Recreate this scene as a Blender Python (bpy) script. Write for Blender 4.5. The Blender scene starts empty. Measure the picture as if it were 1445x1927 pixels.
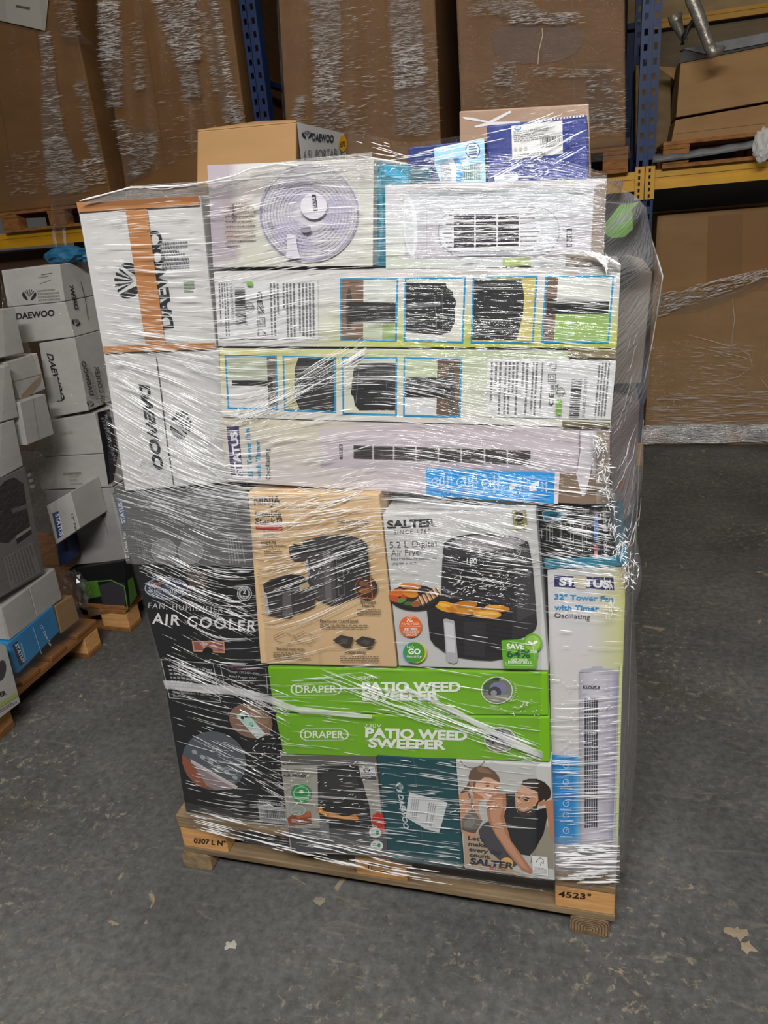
import bpy, bmesh, math, random
from mathutils import Vector, Matrix
random.seed(11)
S = bpy.context.scene
COL = S.collection

# ------------------------------------------------------------------ camera
IW, IH, FPX, EYE = 1445, 1927, 1384.56, 1.75
PITCH, ROLL, YAW = 0.384607, -0.09126097, 0.29604
def _axes():
    cp, sp = math.cos(PITCH), math.sin(PITCH)
    f = Vector((0, cp, -sp)); u = Vector((0, sp, cp)); r = Vector((1, 0, 0))
    c, s = math.cos(ROLL), math.sin(ROLL)
    r2 = r * c + u * s; u2 = u * c - r * s
    Z = Matrix.Rotation(YAW, 3, 'Z')
    return Z @ r2, Z @ u2, Z @ f
AR, AU, AF = _axes()
CP = Vector((0, 0, EYE))
cd = bpy.data.cameras.new('camera'); cam = bpy.data.objects.new('camera', cd); COL.objects.link(cam)
cd.sensor_fit = 'VERTICAL'; cd.sensor_height = 36; cd.lens = 36 * FPX / IH; cd.clip_start = .05
cam.matrix_world = Matrix(((AR.x, AU.x, -AF.x, 0), (AR.y, AU.y, -AF.y, 0), (AR.z, AU.z, -AF.z, EYE), (0, 0, 0, 1)))
S.camera = cam

# ------------------------------------------------------------------ light
w = bpy.data.worlds.new('world'); S.world = w; w.use_nodes = True
w.node_tree.nodes['Background'].inputs[0].default_value = (1, .97, .93, 1)
w.node_tree.nodes['Background'].inputs[1].default_value = .07
def lamp(name, loc, target, power, sx, sy, col):
    d = bpy.data.lights.new(name, 'AREA'); d.shape = 'RECTANGLE'; d.size = sx; d.size_y = sy
    d.energy = power; d.color = col
    o = bpy.data.objects.new(name, d); COL.objects.link(o); o.location = loc
    o.rotation_euler = (Vector(target) - Vector(loc)).to_track_quat('-Z', 'Y').to_euler()
    return o
lamp('aisle_lamp', (-.35, -1.3, 4.0), (-.5, 1.4, .8), 190, 1.5, .35, (1, .985, .96))
lamp('aisle_lamp', (.9, -.9, 4.2), (0, 1.6, .6), 95, 1.3, .3, (1, .98, .95))
lamp('far_aisle_lamp', (-2.2, 1.8, 5.8), (-2.2, 4.0, 1.6), 36, 1.4, .3, (1, .86, .66))
lamp('far_aisle_lamp', (1.0, 2.2, 5.8), (.2, 4.4, 1.4), 26, 1.4, .3, (1, .86, .66))
S.view_settings.view_transform = 'Standard'; S.view_settings.look = 'None'
S.view_settings.gamma = 1; S.view_settings.use_curve_mapping = False
S.view_settings.exposure = -0.32

# ------------------------------------------------------------------ pixel -> place helpers
def ray(x, y): return AR * ((x - IW / 2) / FPX) + AU * ((IH / 2 - y) / FPX) + AF
def PY(x, y, Y):
    d = ray(x, y); return CP + d * (Y / d.y)
def PX(x, y, X):
    d = ray(x, y); return CP + d * (X / d.x)
def PZ(x, y, z):
    d = ray(x, y); return CP + d * ((z - EYE) / d.z)

# ------------------------------------------------------------------ materials
def lin(c):
    return tuple((v / 255 / 12.92) if v <= 10.3 else (((v / 255) + .055) / 1.055) ** 2.4 for v in c[:3])
_M = {}
def N(nt, t, **k):
    n = nt.nodes.new(t)
    for a, b in k.items(): setattr(n, a, b)
    return n
def newmat(name):
    m = bpy.data.materials.new(name); m.use_nodes = True
    nt = m.node_tree; b = nt.nodes['Principled BSDF']
    return m, nt, b
def flat(name, c, rough=.55, metal=0, spec=.4):
    if name in _M: return _M[name]
    m, nt, b = newmat(name); b.inputs['Base Color'].default_value = (*lin(c), 1)
    b.inputs['Roughness'].default_value = rough; b.inputs['Metallic'].default_value = metal
    b.inputs['Specular IOR Level'].default_value = spec
    _M[name] = m; return m
def noisy(name, c1, c2, scale=(3, 3, 3), rough=.7, bump=0, detail=6, c3=None, spec=.3, metal=0):
    if name in _M: return _M[name]
    m, nt, b = newmat(name)
    tc = N(nt, 'ShaderNodeTexCoord'); mp = N(nt, 'ShaderNodeMapping'); mp.inputs['Scale'].default_value = scale
    nz = N(nt, 'ShaderNodeTexNoise'); nz.inputs['Scale'].default_value = 1; nz.inputs['Detail'].default_value = detail
    nz.inputs['Roughness'].default_value = .65
    rp = N(nt, 'ShaderNodeValToRGB'); e = rp.color_ramp.elements
    e[0].position = .32; e[0].color = (*lin(c1), 1); e[1].position = .68; e[1].color = (*lin(c2), 1)
    if c3: x = e.new(.5); x.color = (*lin(c3), 1)
    nt.links.new(tc.outputs['Object'], mp.inputs[0]); nt.links.new(mp.outputs[0], nz.inputs[0])
    nt.links.new(nz.outputs[0], rp.inputs[0]); nt.links.new(rp.outputs[0], b.inputs['Base Color'])
    b.inputs['Roughness'].default_value = rough; b.inputs['Specular IOR Level'].default_value = spec
    b.inputs['Metallic'].default_value = metal
    if bump:
        bp = N(nt, 'ShaderNodeBump'); bp.inputs['Strength'].default_value = bump; bp.inputs['Distance'].default_value = .01
        nt.links.new(nz.outputs[0], bp.inputs['Height']); nt.links.new(bp.outputs[0], b.inputs['Normal'])
    _M[name] = m; return m
CARD = noisy('brown_cardboard', (146, 112, 72), (158, 124, 84), (2, 2, 7), .75)
CARDB = noisy('aged_brown_cardboard', (112, 80, 48), (130, 95, 58), (1.5, 1.5, 4), .7)
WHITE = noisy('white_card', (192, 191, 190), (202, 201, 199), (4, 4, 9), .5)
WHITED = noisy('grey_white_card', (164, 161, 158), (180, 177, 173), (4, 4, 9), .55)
BLACK = noisy('black_card', (24, 24, 27), (32, 32, 36), (4, 4, 9), .4)
WOOD = noisy('pallet_wood', (118, 94, 68), (164, 136, 102), (3, 30, 40), .75, .25)
WOODX = noisy('pallet_wood_lengthwise', (112, 92, 68), (164, 138, 106), (3, 40, 40), .75, .25)
WOODB = noisy('block_wood', (196, 140, 84), (222, 172, 112), (6, 40, 60), .7, .15)
WOODO = noisy('old_timber', (122, 100, 74), (160, 136, 104), (30, 3, 40), .8, .4)
WOODD = noisy('dark_pallet_wood', (120, 78, 42), (160, 110, 62), (20, 4, 40), .8, .25)
BLUE = noisy('blue_rack_paint', (26, 44, 82), (38, 58, 100), (8, 8, 3), .5, 0, spec=.3)
YEL = noisy('yellow_rack_paint', (190, 138, 18), (212, 160, 30), (3, 8, 8), .4, 0, spec=.5)
DARK = flat('dark_void', (14, 12, 11), .8)
FOIL = noisy('grey_foil', (120, 116, 108), (170, 164, 154), (12, 12, 12), .35, .6, metal=.6)
TAPE = noisy('brown_packing_tape', (172, 116, 70), (186, 130, 82), (5, 5, 9), .35, spec=.6)
GREYP = noisy('grey_plastic_sheet', (84, 86, 88), (116, 118, 120), (5, 5, 5), .45, .3)
def inkmat():
    m, nt, b = newmat('printed_ink')
    a = N(nt, 'ShaderNodeVertexColor', layer_name='print')
    nt.links.new(a.outputs[0], b.inputs['Base Color'])
    b.inputs['Roughness'].default_value = .5; b.inputs['Specular IOR Level'].default_value = .35
    return m
INK = inkmat()

def film_mat(name, clear, gloss_rough, su, sv, strength, dist, milk=.0, tint=(1, 1, 1), uv=True, wav=True):
    m = bpy.data.materials.new(name); m.use_nodes = True; nt = m.node_tree
    nt.nodes.remove(nt.nodes['Principled BSDF']); out = nt.nodes['Material Output']
    tc = N(nt, 'ShaderNodeTexCoord'); mp = N(nt, 'ShaderNodeMapping'); mp.inputs['Scale'].default_value = (su, sv, 1)
    nt.links.new(tc.outputs['UV'], mp.inputs[0])
    nz = N(nt, 'ShaderNodeTexNoise'); nz.inputs['Scale'].default_value = 1; nz.inputs['Detail'].default_value = 3
    nz.inputs['Roughness'].default_value = .55; nz.inputs['Distortion'].default_value = .25
    nt.links.new(mp.outputs[0], nz.inputs[0])
    bp = N(nt, 'ShaderNodeBump'); bp.inputs['Strength'].default_value = strength; bp.inputs['Distance'].default_value = dist
    nt.links.new(nz.outputs[0], bp.inputs['Height'])
    gl = N(nt, 'ShaderNodeBsdfGlossy'); gl.inputs['Roughness'].default_value = gloss_rough
    nt.links.new(bp.outputs[0], gl.inputs['Normal'])
    tr = N(nt, 'ShaderNodeBsdfTransparent'); tr.inputs[0].default_value = (*tint, 1)
    df = N(nt, 'ShaderNodeBsdfDiffuse'); df.inputs[0].default_value = (.78, .78, .78, 1)
    nt.links.new(bp.outputs[0], df.inputs['Normal'])
    m1 = N(nt, 'ShaderNodeMixShader'); m1.inputs[0].default_value = milk
    nt.links.new(gl.outputs[0], m1.inputs[1]); nt.links.new(df.outputs[0], m1.inputs[2])
    m2 = N(nt, 'ShaderNodeMixShader'); m2.inputs[0].default_value = 1 - clear
    nt.links.new(tr.outputs[0], m2.inputs[1]); nt.links.new(m1.outputs[0], m2.inputs[2])
    nt.links.new(m2.outputs[0], out.inputs[0])
    return m
FILM = film_mat('stretch_film', .90, .14, 6, 230, .8, .004, .06)
FILMT = film_mat('thin_stretch_film', .955, .14, 6, 200, .8, .004, .0)
FILMG = film_mat('layered_stretch_film', .62, .24, 14, 90, .8, .007, .42, (.95, .93, .91))
FILML = film_mat('double_stretch_film', .80, .2, 7, 170, .8, .005, .45)
FILMB = film_mat('carton_stretch_film', .93, .16, 14, 120, 1, .014, .0)
FILMC = film_mat('loose_clear_film', .80, .14, 20, 60, 1, .008, .06)
def pleat_mat(name, clear, white=.82, rough=.18):
    m, nt, b = newmat(name); out = nt.nodes['Material Output']
    b.inputs['Base Color'].default_value = (white, white, white, 1); b.inputs['Roughness'].default_value = rough
    b.inputs['Specular IOR Level'].default_value = 1.0
    tr = N(nt, 'ShaderNodeBsdfTransparent'); mx = N(nt, 'ShaderNodeMixShader'); mx.inputs[0].default_value = 1 - clear
    nt.links.new(tr.outputs[0], mx.inputs[1]); nt.links.new(b.outputs[0], mx.inputs[2]); nt.links.new(mx.outputs[0], out.inputs[0])
    return m
PLEAT = pleat_mat('gathered_film', .15, .95)
PLEATS = pleat_mat('thin_gathered_film', .5, .9)

# ------------------------------------------------------------------ object helpers
def tag(o, label=None, cat=None, group=None, kind=None):
    if label: o['label'] = label
    if cat: o['category'] = cat
    if group: o['group'] = group
    if kind: o['kind'] = kind
    return o
def wpos(o):
    p = Vector(o.location)
    while o.parent: o = o.parent; p += Vector(o.location)
    return p
def link(name, verts, faces, mats, parent=None, origin=None, midx=None, cols=None, smooth=False, uvs=None):
    """verts are world points; the object's origin goes to its base centre"""
    vs = [Vector(v) for v in verts]
    if origin is None:
        xs = [v.x for v in vs]; ys = [v.y for v in vs]
        origin = Vector(((min(xs) + max(xs)) / 2, (min(ys) + max(ys)) / 2, min(v.z for v in vs)))
    me = bpy.data.meshes.new(name); me.from_pydata([v - origin for v in vs], [], faces)
    for m in (mats if isinstance(mats, (list, tuple)) else [mats]): me.materials.append(m)
    if midx:
        for p, i in zip(me.polygons, midx): p.material_index = i
    if cols:
        a = me.color_attributes.new('print', 'FLOAT_COLOR', 'CORNER'); k = 0
        for p, c in zip(me.polygons, cols):
            for j in range(p.loop_total):
                a.data[k].color = (*(c[j] if isinstance(c[0], (tuple, list)) else c), 1); k += 1
    if uvs:
        l = me.uv_layers.new(name='UVMap')
        for p in me.polygons:
            for li in p.loop_indices: l.data[li].uv = uvs[me.loops[li].vertex_index]
    if smooth:
        for p in me.polygons: p.use_smooth = True
    o = bpy.data.objects.new(name, me); COL.objects.link(o)
    if parent: o.parent = parent; o.location = origin - wpos(parent)
    else: o.location = origin
    return o
def empty(name, loc, label=None, cat=None, group=None):
    o = bpy.data.objects.new(name, None); COL.objects.link(o); o.location = loc; o.empty_display_size = .1
    return tag(o, label, cat, group)
class MB:
    def __init__(s): s.v = []; s.f = []; s.mi = []
    def add(s, vs, fs, mi=0):
        n = len(s.v); s.v += [Vector(v) for v in vs]; s.f += [[i + n for i in f] for f in fs]; s.mi += [mi] * len(fs)
    def hexa(s, a, b, mi=0):   # a: front 4 (ccw from outside TL,TR,BR,BL) b: back 4
        s.add(list(a) + list(b), [(0, 3, 2, 1), (4, 5, 6, 7), (0, 1, 5, 4), (1, 2, 6, 5), (2, 3, 7, 6), (3, 0, 4, 7)], mi)
    def box(s, x0, x1, y0, y1, z0, z1, mi=0):
        s.hexa([(x0, y0, z1), (x1, y0, z1), (x1, y0, z0), (x0, y0, z0)], [(x0, y1, z1), (x1, y1, z1), (x1, y1, z0), (x0, y1, z0)], mi)
    def tube(s, pts, rad, n=8, mi=0):
        pts = [Vector(p) for p in pts]; rs = rad if isinstance(rad, list) else [rad] * len(pts); base = len(s.v)
        for i, p in enumerate(pts):
            t = (pts[min(i + 1, len(pts) - 1)] - pts[max(i - 1, 0)]).normalized()
            a = t.cross(Vector((0, 0, 1)));
            if a.length < .1: a = t.cross(Vector((1, 0, 0)))
            a.normalize(); b = t.cross(a)
            for k in range(n):
                th = 2 * math.pi * k / n; s.v.append(p + (a * math.cos(th) + b * math.sin(th)) * rs[i])
        for i in range(len(pts) - 1):
            for k in range(n):
                s.f.append([base + i * n + k, base + i * n + (k + 1) % n, base + (i + 1) * n + (k + 1) % n, base + (i + 1) * n + k]); s.mi.append(mi)
        s.f.append([base + k for k in range(n)][::-1]); s.f.append([base + (len(pts) - 1) * n + k for k in range(n)]); s.mi += [mi, mi]
    def build(s, name, mats, parent=None, bevel=0, smooth=False, origin=None):
        o = link(name, s.v, s.f, mats, parent, origin, s.mi, smooth=smooth)
        if bevel:
            md = o.modifiers.new('edge', 'BEVEL'); md.width = bevel; md.segments = 2; md.limit_method = 'ANGLE'
        return o

# ------------------------------------------------------------------ artwork printed on a face
_glyph = {}
def text_mesh(s, bold=0., spacing=1., shear=0.):
    k = (s, bold, spacing, shear)
    if k in _glyph: return _glyph[k]
    c = bpy.data.curves.new('letters', 'FONT'); c.body = s; c.size = 1; c.offset = bold; c.space_character = spacing; c.shear = shear
    c.resolution_u = 3; c.fill_mode = 'FRONT'
    o = bpy.data.objects.new('letters', c); COL.objects.link(o)
    dg = bpy.context.evaluated_depsgraph_get(); me = bpy.data.meshes.new_from_object(o.evaluated_get(dg))
    vs = [(v.co.x, v.co.y) for v in me.vertices]; fs = [tuple(p.vertices) for p in me.polygons]
    bpy.data.objects.remove(o); bpy.data.curves.remove(c); bpy.data.meshes.remove(me)
    _glyph[k] = (vs, fs); return vs, fs
CAP = max(v[1] for v in text_mesh('H')[0])

class Face:
    """a printed face: at(px, py, lift) gives the world point; quad is its outline TL,TR,BR,BL"""
    def __init__(s, body, quad, at): s.b = body; s.q = quad; s._at = at; s.n = 0
    def at(s, p, lift): return s._at(p[0], p[1], lift)
    def uv(s, u, v, q=None):
        (a, b, c, d) = q or s.q
        return (a[0] * (1 - u) * (1 - v) + b[0] * u * (1 - v) + c[0] * u * v + d[0] * (1 - u) * v,
                a[1] * (1 - u) * (1 - v) + b[1] * u * (1 - v) + c[1] * u * v + d[1] * (1 - u) * v)
    def pic(s, name, polys, label=None):
        s.n += 1; vs = []; fs = []; cs = []; base = .0004 * s.n; s.n += len(polys) // 40
        for i, (pts, c) in enumerate(polys):
            n = len(vs); L = base + .00001 * i
            vs += [s.at(p, L) for p in pts]; fs.append(list(range(n, n + len(pts)))); cs.append(lin(c))
        o = link(name, vs, fs, INK, s.b, cols=cs)
        if label: o['label'] = label
        return o
    def grid(s, name, fn, nx, ny, q=None, label=None):
        s.n += 1; vs = []; cc = []
        for j in range(ny + 1):
            for i in range(nx + 1):
                u, v = i / nx, j / ny; vs.append(s.at(s.uv(u, v, q), .0004 * s.n)); cc.append(lin(fn(u, v)))
        fs = [(j * (nx + 1) + i, (j + 1) * (nx + 1) + i, (j + 1) * (nx + 1) + i + 1, j * (nx + 1) + i + 1) for j in range(ny) for i in range(nx)]
        o = link(name, vs, fs, INK, s.b, cols=[[cc[k] for k in f] for f in fs])
        if label: o['label'] = label
        return o
    def text(s, t, p0, p1, h, c, bold=.0, name='printed_text', up=None, spacing=1., shear=0.):
        s.n += 1; vs, fs = text_mesh(t, bold, spacing, shear)
        x0 = min(v[0] for v in vs); x1 = max(v[0] for v in vs)
        dx, dy = p1[0] - p0[0], p1[1] - p0[1]; L = math.hypot(dx, dy)
        if up is None: up = (dy / L, -dx / L)
        pts = [(p0[0] + dx * (v[0] - x0) / (x1 - x0) + up[0] * h * v[1] / CAP, p0[1] + dy * (v[0] - x0) / (x1 - x0) + up[1] * h * v[1] / CAP) for v in vs]
        return link(name, [s.at(p, .0004 * s.n) for p in pts], fs, INK, s.b, cols=[lin(c)] * len(fs))

def ell(cx, cy, rx, ry=None, a=0, n=28, t0=0, t1=360):
    ry = rx if ry is None else ry; ca, sa = math.cos(math.radians(a)), math.sin(math.radians(a)); r = []
    full = abs(t1 - t0) >= 360
    for k in range(n + (0 if full else 1)):
        t = math.radians(t0 + (t1 - t0) * k / n); x, y = rx * math.cos(t), ry * math.sin(t)
        r.append((cx + x * ca - y * sa, cy + x * sa + y * ca))
    return r
def ring(cx, cy, rx, ry, wd, c, n=32, t0=0, t1=360):
    o = ell(cx, cy, rx, ry, 0, n, t0, t1); i = ell(cx, cy, rx - wd, ry - wd, 0, n, t0, t1)
    m = len(o); rng = range(m if abs(t1 - t0) >= 360 else m - 1)
    return [([o[k], o[(k + 1) % m], i[(k + 1) % m], i[k]], c) for k in rng]
def stroke(pts, wd, c, closed=False):
    r = []; n = len(pts)
    for k in range(n if closed else n - 1):
        a, b = pts[k], pts[(k + 1) % n]; dx, dy = b[0] - a[0], b[1] - a[1]; L = math.hypot(dx, dy) or 1
        nx, ny = -dy / L * wd / 2, dx / L * wd / 2; ex, ey = dx / L * wd / 2, dy / L * wd / 2
        r.append(([(a[0] - ex + nx, a[1] - ey + ny), (b[0] + ex + nx, b[1] + ey + ny), (b[0] + ex - nx, b[1] + ey - ny), (a[0] - ex - nx, a[1] - ey - ny)], c))
    return r
def lerp(a, b, t): return tuple(x + (y - x) * t for x, y in zip(a, b))
def bil(q, u, v): return Face.uv(None, u, v, q)
def sub(q, u0, v0, u1, v1): return [bil(q, u0, v0), bil(q, u1, v0), bil(q, u1, v1), bil(q, u0, v1)]
def rrect(q, r, n=5):
    """rounded version of a quad; r as a fraction (ru, rv)"""
    ru, rv = r; o = []
    for (cu, cv, a) in ((ru, rv, 180), (1 - ru, rv, 270), (1 - ru, 1 - rv, 0), (ru, 1 - rv, 90)):
        for k in range(n + 1):
            t = math.radians(a + 90 * k / n); o.append(bil(q, cu + ru * math.cos(t), cv + rv * math.sin(t)))
    return o
def small_print(q, n, c, vert=False, fillv=.5, seed=0):
    """unreadable small print: rows of word-length dashes"""
    rd = random.Random(seed); r = []
    for i in range(n):
        a = (i + .25) / n; b = a + fillv / n; t = 0; end = 1 if rd.random() < .7 else rd.uniform(.4, .95)
        while t < end:
            l = min(rd.uniform(.03, .1), end - t)
            r.append((sub(q, a, t, b, t + l) if vert else sub(q, t, a, t + l, b), c)); t += l + .022
    return r
def bars(q, n, c, vert=False, seed=1):
    rd = random.Random(seed); r = []; t = 0
    while t < 1:
        l = rd.choice((.4, .7, 1.2)) / n
        r.append((sub(q, 0, t, 1, min(t + l, 1)) if vert else sub(q, t, 0, min(t + l, 1), 1), c)); t += l + rd.choice((.4, .6, 1.)) / n
    return r
def petals(cx, cy, r, ang, c):
    """fan shaped emblem of seven rays; ang = direction of the middle ray in degrees (0 right, 90 up)"""
    o = []; A = math.radians(ang); ux, uy = math.cos(A), -math.sin(A); rx, ry = -uy, ux
    def P(a, b): return (cx + ux * a * r + rx * b * r, cy + uy * a * r + ry * b * r)
    for k in (-2, -1, 0, 1, 2):
        th = k * .34; wd = .085
        o.append(([P(-.35 + .1 * abs(k), k * .05), P(.95 * math.cos(th) - .1, 1.0 * math.sin(th) - wd), P(1.0 * math.cos(th) - .1, 1.0 * math.sin(th)), P(.95 * math.cos(th) - .1, 1.0 * math.sin(th) + wd)], c))
    for sg in (-1, 1):
        o.append(([P(.55, sg * .86), P(.3, sg * 1.02), P(0, sg * 1.02), P(-.35, sg * .85), P(-.65, sg * .45), P(-.72, sg * .15), P(-.4, sg * .28), P(0, sg * .5), P(.3, sg * .68)], c))
    return o

# ------------------------------------------------------------------ cartons
def carton(name, label, cat, quad, Y, depth, mat, group=None, bevel=.003, zmin=None):
    a = [PY(x, y, Y) for x, y in quad]
    if zmin is not None:
        for k in (2, 3): a[k] = Vector((a[k].x, Y, zmin))
    b = [p + Vector((0, depth, 0)) for p in a]
    m = MB(); m.hexa(a, b); o = m.build(name, mat, None, bevel)
    tag(o, label, cat, group)
    return Face(o, quad, lambda x, y, L: PY(x, y, Y - .0006 - L))
def carton_x(name, label, cat, quad, X, depth, mat, group=None, bevel=.003):
    """a carton whose side towards +x is the one seen"""
    a = [PX(x, y, X) for x, y in quad]; b = [p + Vector((-depth, 0, 0)) for p in a]
    m = MB(); m.hexa(a, b); o = m.build(name, mat, None, bevel)
    tag(o, label, cat, group)
    return Face(o, quad, lambda x, y, L: PX(x, y, X + .0006 + L))

#==SETTING==
# ------------------------------------------------------------------ floor and walls
def floor_mat():
    m, nt, b = newmat('worn_concrete')
    tc = N(nt, 'ShaderNodeTexCoord')
    def noise(scale, det, rough=.6, dist=0, vec=None):
        n = N(nt, 'ShaderNodeTexNoise'); n.inputs['Scale'].default_value = scale; n.inputs['Detail'].default_value = det
        n.inputs['Roughness'].default_value = rough; n.inputs['Distortion'].default_value = dist
        nt.links.new(vec or tc.outputs['Object'], n.inputs[0]); return n
    def ramp(n, stops):
        r = N(nt, 'ShaderNodeValToRGB'); e = r.color_ramp.elements
        for i, (p, c) in enumerate(stops):
            x = e[i] if i < 2 else e.new(p)
            x.position = p; x.color = (*c, 1)
        nt.links.new(n.outputs[0], r.inputs[0]); return r
    def mix(f, a, c):
        x = N(nt, 'ShaderNodeMix', data_type='RGBA'); nt.links.new(f.outputs[0], x.inputs[0]); nt.links.new(a, x.inputs[6])
        x.inputs[7].default_value = (*lin(c), 1); return x.outputs[2]
    base = ramp(noise(1.7, 8, .62), [(.3, lin((74, 75, 75))), (.72, lin((108, 108, 105)))])
    fine = ramp(noise(38, 6, .7), [(.3, (.62,) * 3), (.7, (1.3,) * 3)])
    mul = N(nt, 'ShaderNodeMix', data_type='RGBA', blend_type='MULTIPLY'); mul.inputs[0].default_value = 1
    nt.links.new(base.outputs[0], mul.inputs[6]); nt.links.new(fine.outputs[0], mul.inputs[7])
    area = ramp(noise(1.1, 3, .5), [(.40, (0,) * 3), (.58, (1,) * 3)])
    spot = ramp(noise(34, 7, .72, .4), [(.56, (0,) * 3), (.64, (1,) * 3)])
    am = N(nt, 'ShaderNodeMath', operation='MULTIPLY'); nt.links.new(area.outputs[0], am.inputs[0]); nt.links.new(spot.outputs[0], am.inputs[1])
    am2 = N(nt, 'ShaderNodeMath', operation='MULTIPLY'); nt.links.new(am.outputs[0], am2.inputs[0]); am2.inputs[1].default_value = .9
    c1 = mix(am2, mul.outputs[2], (150, 140, 122))
    mp = N(nt, 'ShaderNodeMapping'); mp.inputs['Scale'].default_value = (3, 16, 1); mp.inputs['Rotation'].default_value = (0, 0, .7)
    nt.links.new(tc.outputs['Object'], mp.inputs[0])
    scr = ramp(noise(1.6, 8, .7, 1.2, mp.outputs[0]), [(.58, (0,) * 3), (.68, (.5,) * 3)])
    c2 = mix(scr, c1, (128, 122, 110))
    big = ramp(noise(9, 5, .6, .8), [(.66, (0,) * 3), (.69, (.8,) * 3)])
    c3 = mix(big, c2, (158, 142, 120))
    brn = ramp(noise(2.3, 5, .6), [(.55, (0,) * 3), (.75, (.5,) * 3)])
    c4 = mix(brn, c3, (72, 62, 52))
    nt.links.new(c4, b.inputs['Base Color'])
    rr = ramp(noise(5, 6), [(.3, (.42,) * 3), (.7, (.62,) * 3)]); nt.links.new(rr.outputs[0], b.inputs['Roughness'])
    b.inputs['Specular IOR Level'].default_value = .35
    bp = N(nt, 'ShaderNodeBump'); bp.inputs['Strength'].default_value = .18; bp.inputs['Distance'].default_value = .006
    nt.links.new(noise(45, 6, .7).outputs[0], bp.inputs['Height']); nt.links.new(bp.outputs[0], b.inputs['Normal'])
    return m
m = MB(); m.box(-7, 6, -4, 9.4, -.1, 0); tag(m.build('floor', floor_mat(), origin=Vector((0, 0, 0))), 'worn dark grey concrete warehouse floor', 'floor', kind='structure')
m = MB(); m.box(-7, 6, 9.4, 9.6, 0, 5.5); tag(m.build('wall_back', flat('dim_wall', (46, 42, 38), .85)), 'dim wall far behind the racking', 'wall', kind='structure')
# paint and mud marks that stick out on the concrete
def splat(px, py, r, n, c, name, label):
    rd = random.Random(int(px)); p = PZ(px, py, 0); vs = [p + Vector((0, 0, .0025))]
    for k in range(n):
        t = 2 * math.pi * k / n; q = r * rd.uniform(.45, 1.15); vs.append(Vector((p.x + q * math.cos(t), p.y + .8 * q * math.sin(t), .0008)))
    o = link(name, vs, [(0, 1 + k, 1 + (k + 1) % n) for k in range(n)], flat(name + str(c), c, .8))
    tag(o, label, 'mark')
splat(434, 1779, .022, 13, (170, 166, 156), 'dried_paint_blob', 'pale dried paint blob on the concrete below the pallet')
splat(1388, 1757, .03, 17, (150, 134, 112), 'chipped_patch', 'upper of two tan chipped patches on the concrete by the right margin')
splat(1405, 1783, .026, 15, (158, 140, 116), 'chipped_patch', 'lower of two tan chipped patches on the concrete by the right margin')
splat(602, 1696, .02, 15, (140, 130, 112), 'tan_scuff', 'tan scuff on the concrete in front of the pallet middle')

# ------------------------------------------------------------------ racking
RY = 5.1
rack = empty('pallet_rack', (0.26, RY, 0), 'tall pallet racking with blue slotted uprights and yellow beams', 'rack')
def upright(x0, x1, y0, z0, z1, full=True):
    m = MB(); w = x1 - x0; d = .09
    a, b_ = x0 + .016, x0 + .036; c, e = x1 - .036, x1 - .016; mid = (x0 + x1) / 2
    for (p, q, yy) in ((x0, a, 0), (b_, mid - .012, 0), (mid - .012, mid + .012, .012), (mid + .012, c, 0), (e, x1, 0)):
        m.box(p, q, y0 + yy, y0 + yy + .004, z0, z1)
    z = z0
    while z < z1:
        for (p, q) in ((a, b_), (c, e)): m.box(p, q, y0, y0 + .004, z + .034, min(z + .075, z1))
        z += .075
    m.box(x0, x0 + .004, y0 + .004, y0 + d, z0, z1); m.box(x1 - .004, x1, y0 + .004, y0 + d, z0, z1)
    return m
def beam(x0, x1, y0, z0, z1):
    m = MB(); h = z1 - z0
    m.box(x0, x1, y0, y0 + .045, z0, z0 + h * .36); m.box(x0, x1, y0 + .012, y0 + .045, z0 + h * .36, z0 + h * .62); m.box(x0, x1, y0 + .004, y0 + .045, z0 + h * .62, z1)
    return m
for (x0, x1) in ((.216, .322), (-2.2, -2.094)):
    u = upright(x0, x1, RY, 0, 4.4).build('upright', BLUE, rack)
    upright(x0, x1, RY + 1.0, 0, 4.4).build('rear_upright', BLUE, rack)
    for zb in (.9, 2.6):
        m = MB(); m.box(x0 + .03, x1 - .03, RY + .09, RY + 1.0, zb, zb + .03); m.build('frame_brace', BLUE, rack)
for (x0, x1) in ((-4.9, -2.2), (-2.094, .216), (.322, 3.0)):
    beam(x0, x1, RY - .002, 1.742, 1.85).build('beam', YEL, rack)
    beam(x0, x1, RY + 1.05, 1.742, 1.85).build('rear_beam', YEL, rack)
for (x0, x1) in ((.212, .267), (.271, .326), (-2.204, -2.149), (-2.145, -2.09)):
    m = MB(); m.box(x0, x1, RY - .012, RY - .003, 1.69, 1.875)
    c = m.build('beam_connector', YEL, rack, .002)
    m = MB()
    for z in (1.70, 1.735, 1.77, 1.805, 1.84):
        m.box(x0 + .018, x0 + .030, RY - .0135, RY - .0115, z, z + .02)
    m.build('slot', DARK, c)
m = MB(); m.box(.20, .335, RY - .05, RY - .04, 0, .16); m.box(.20, .21, RY - .05, RY + .09, 0, .16); m.build('foot_guard', YEL, rack, .004)
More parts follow.
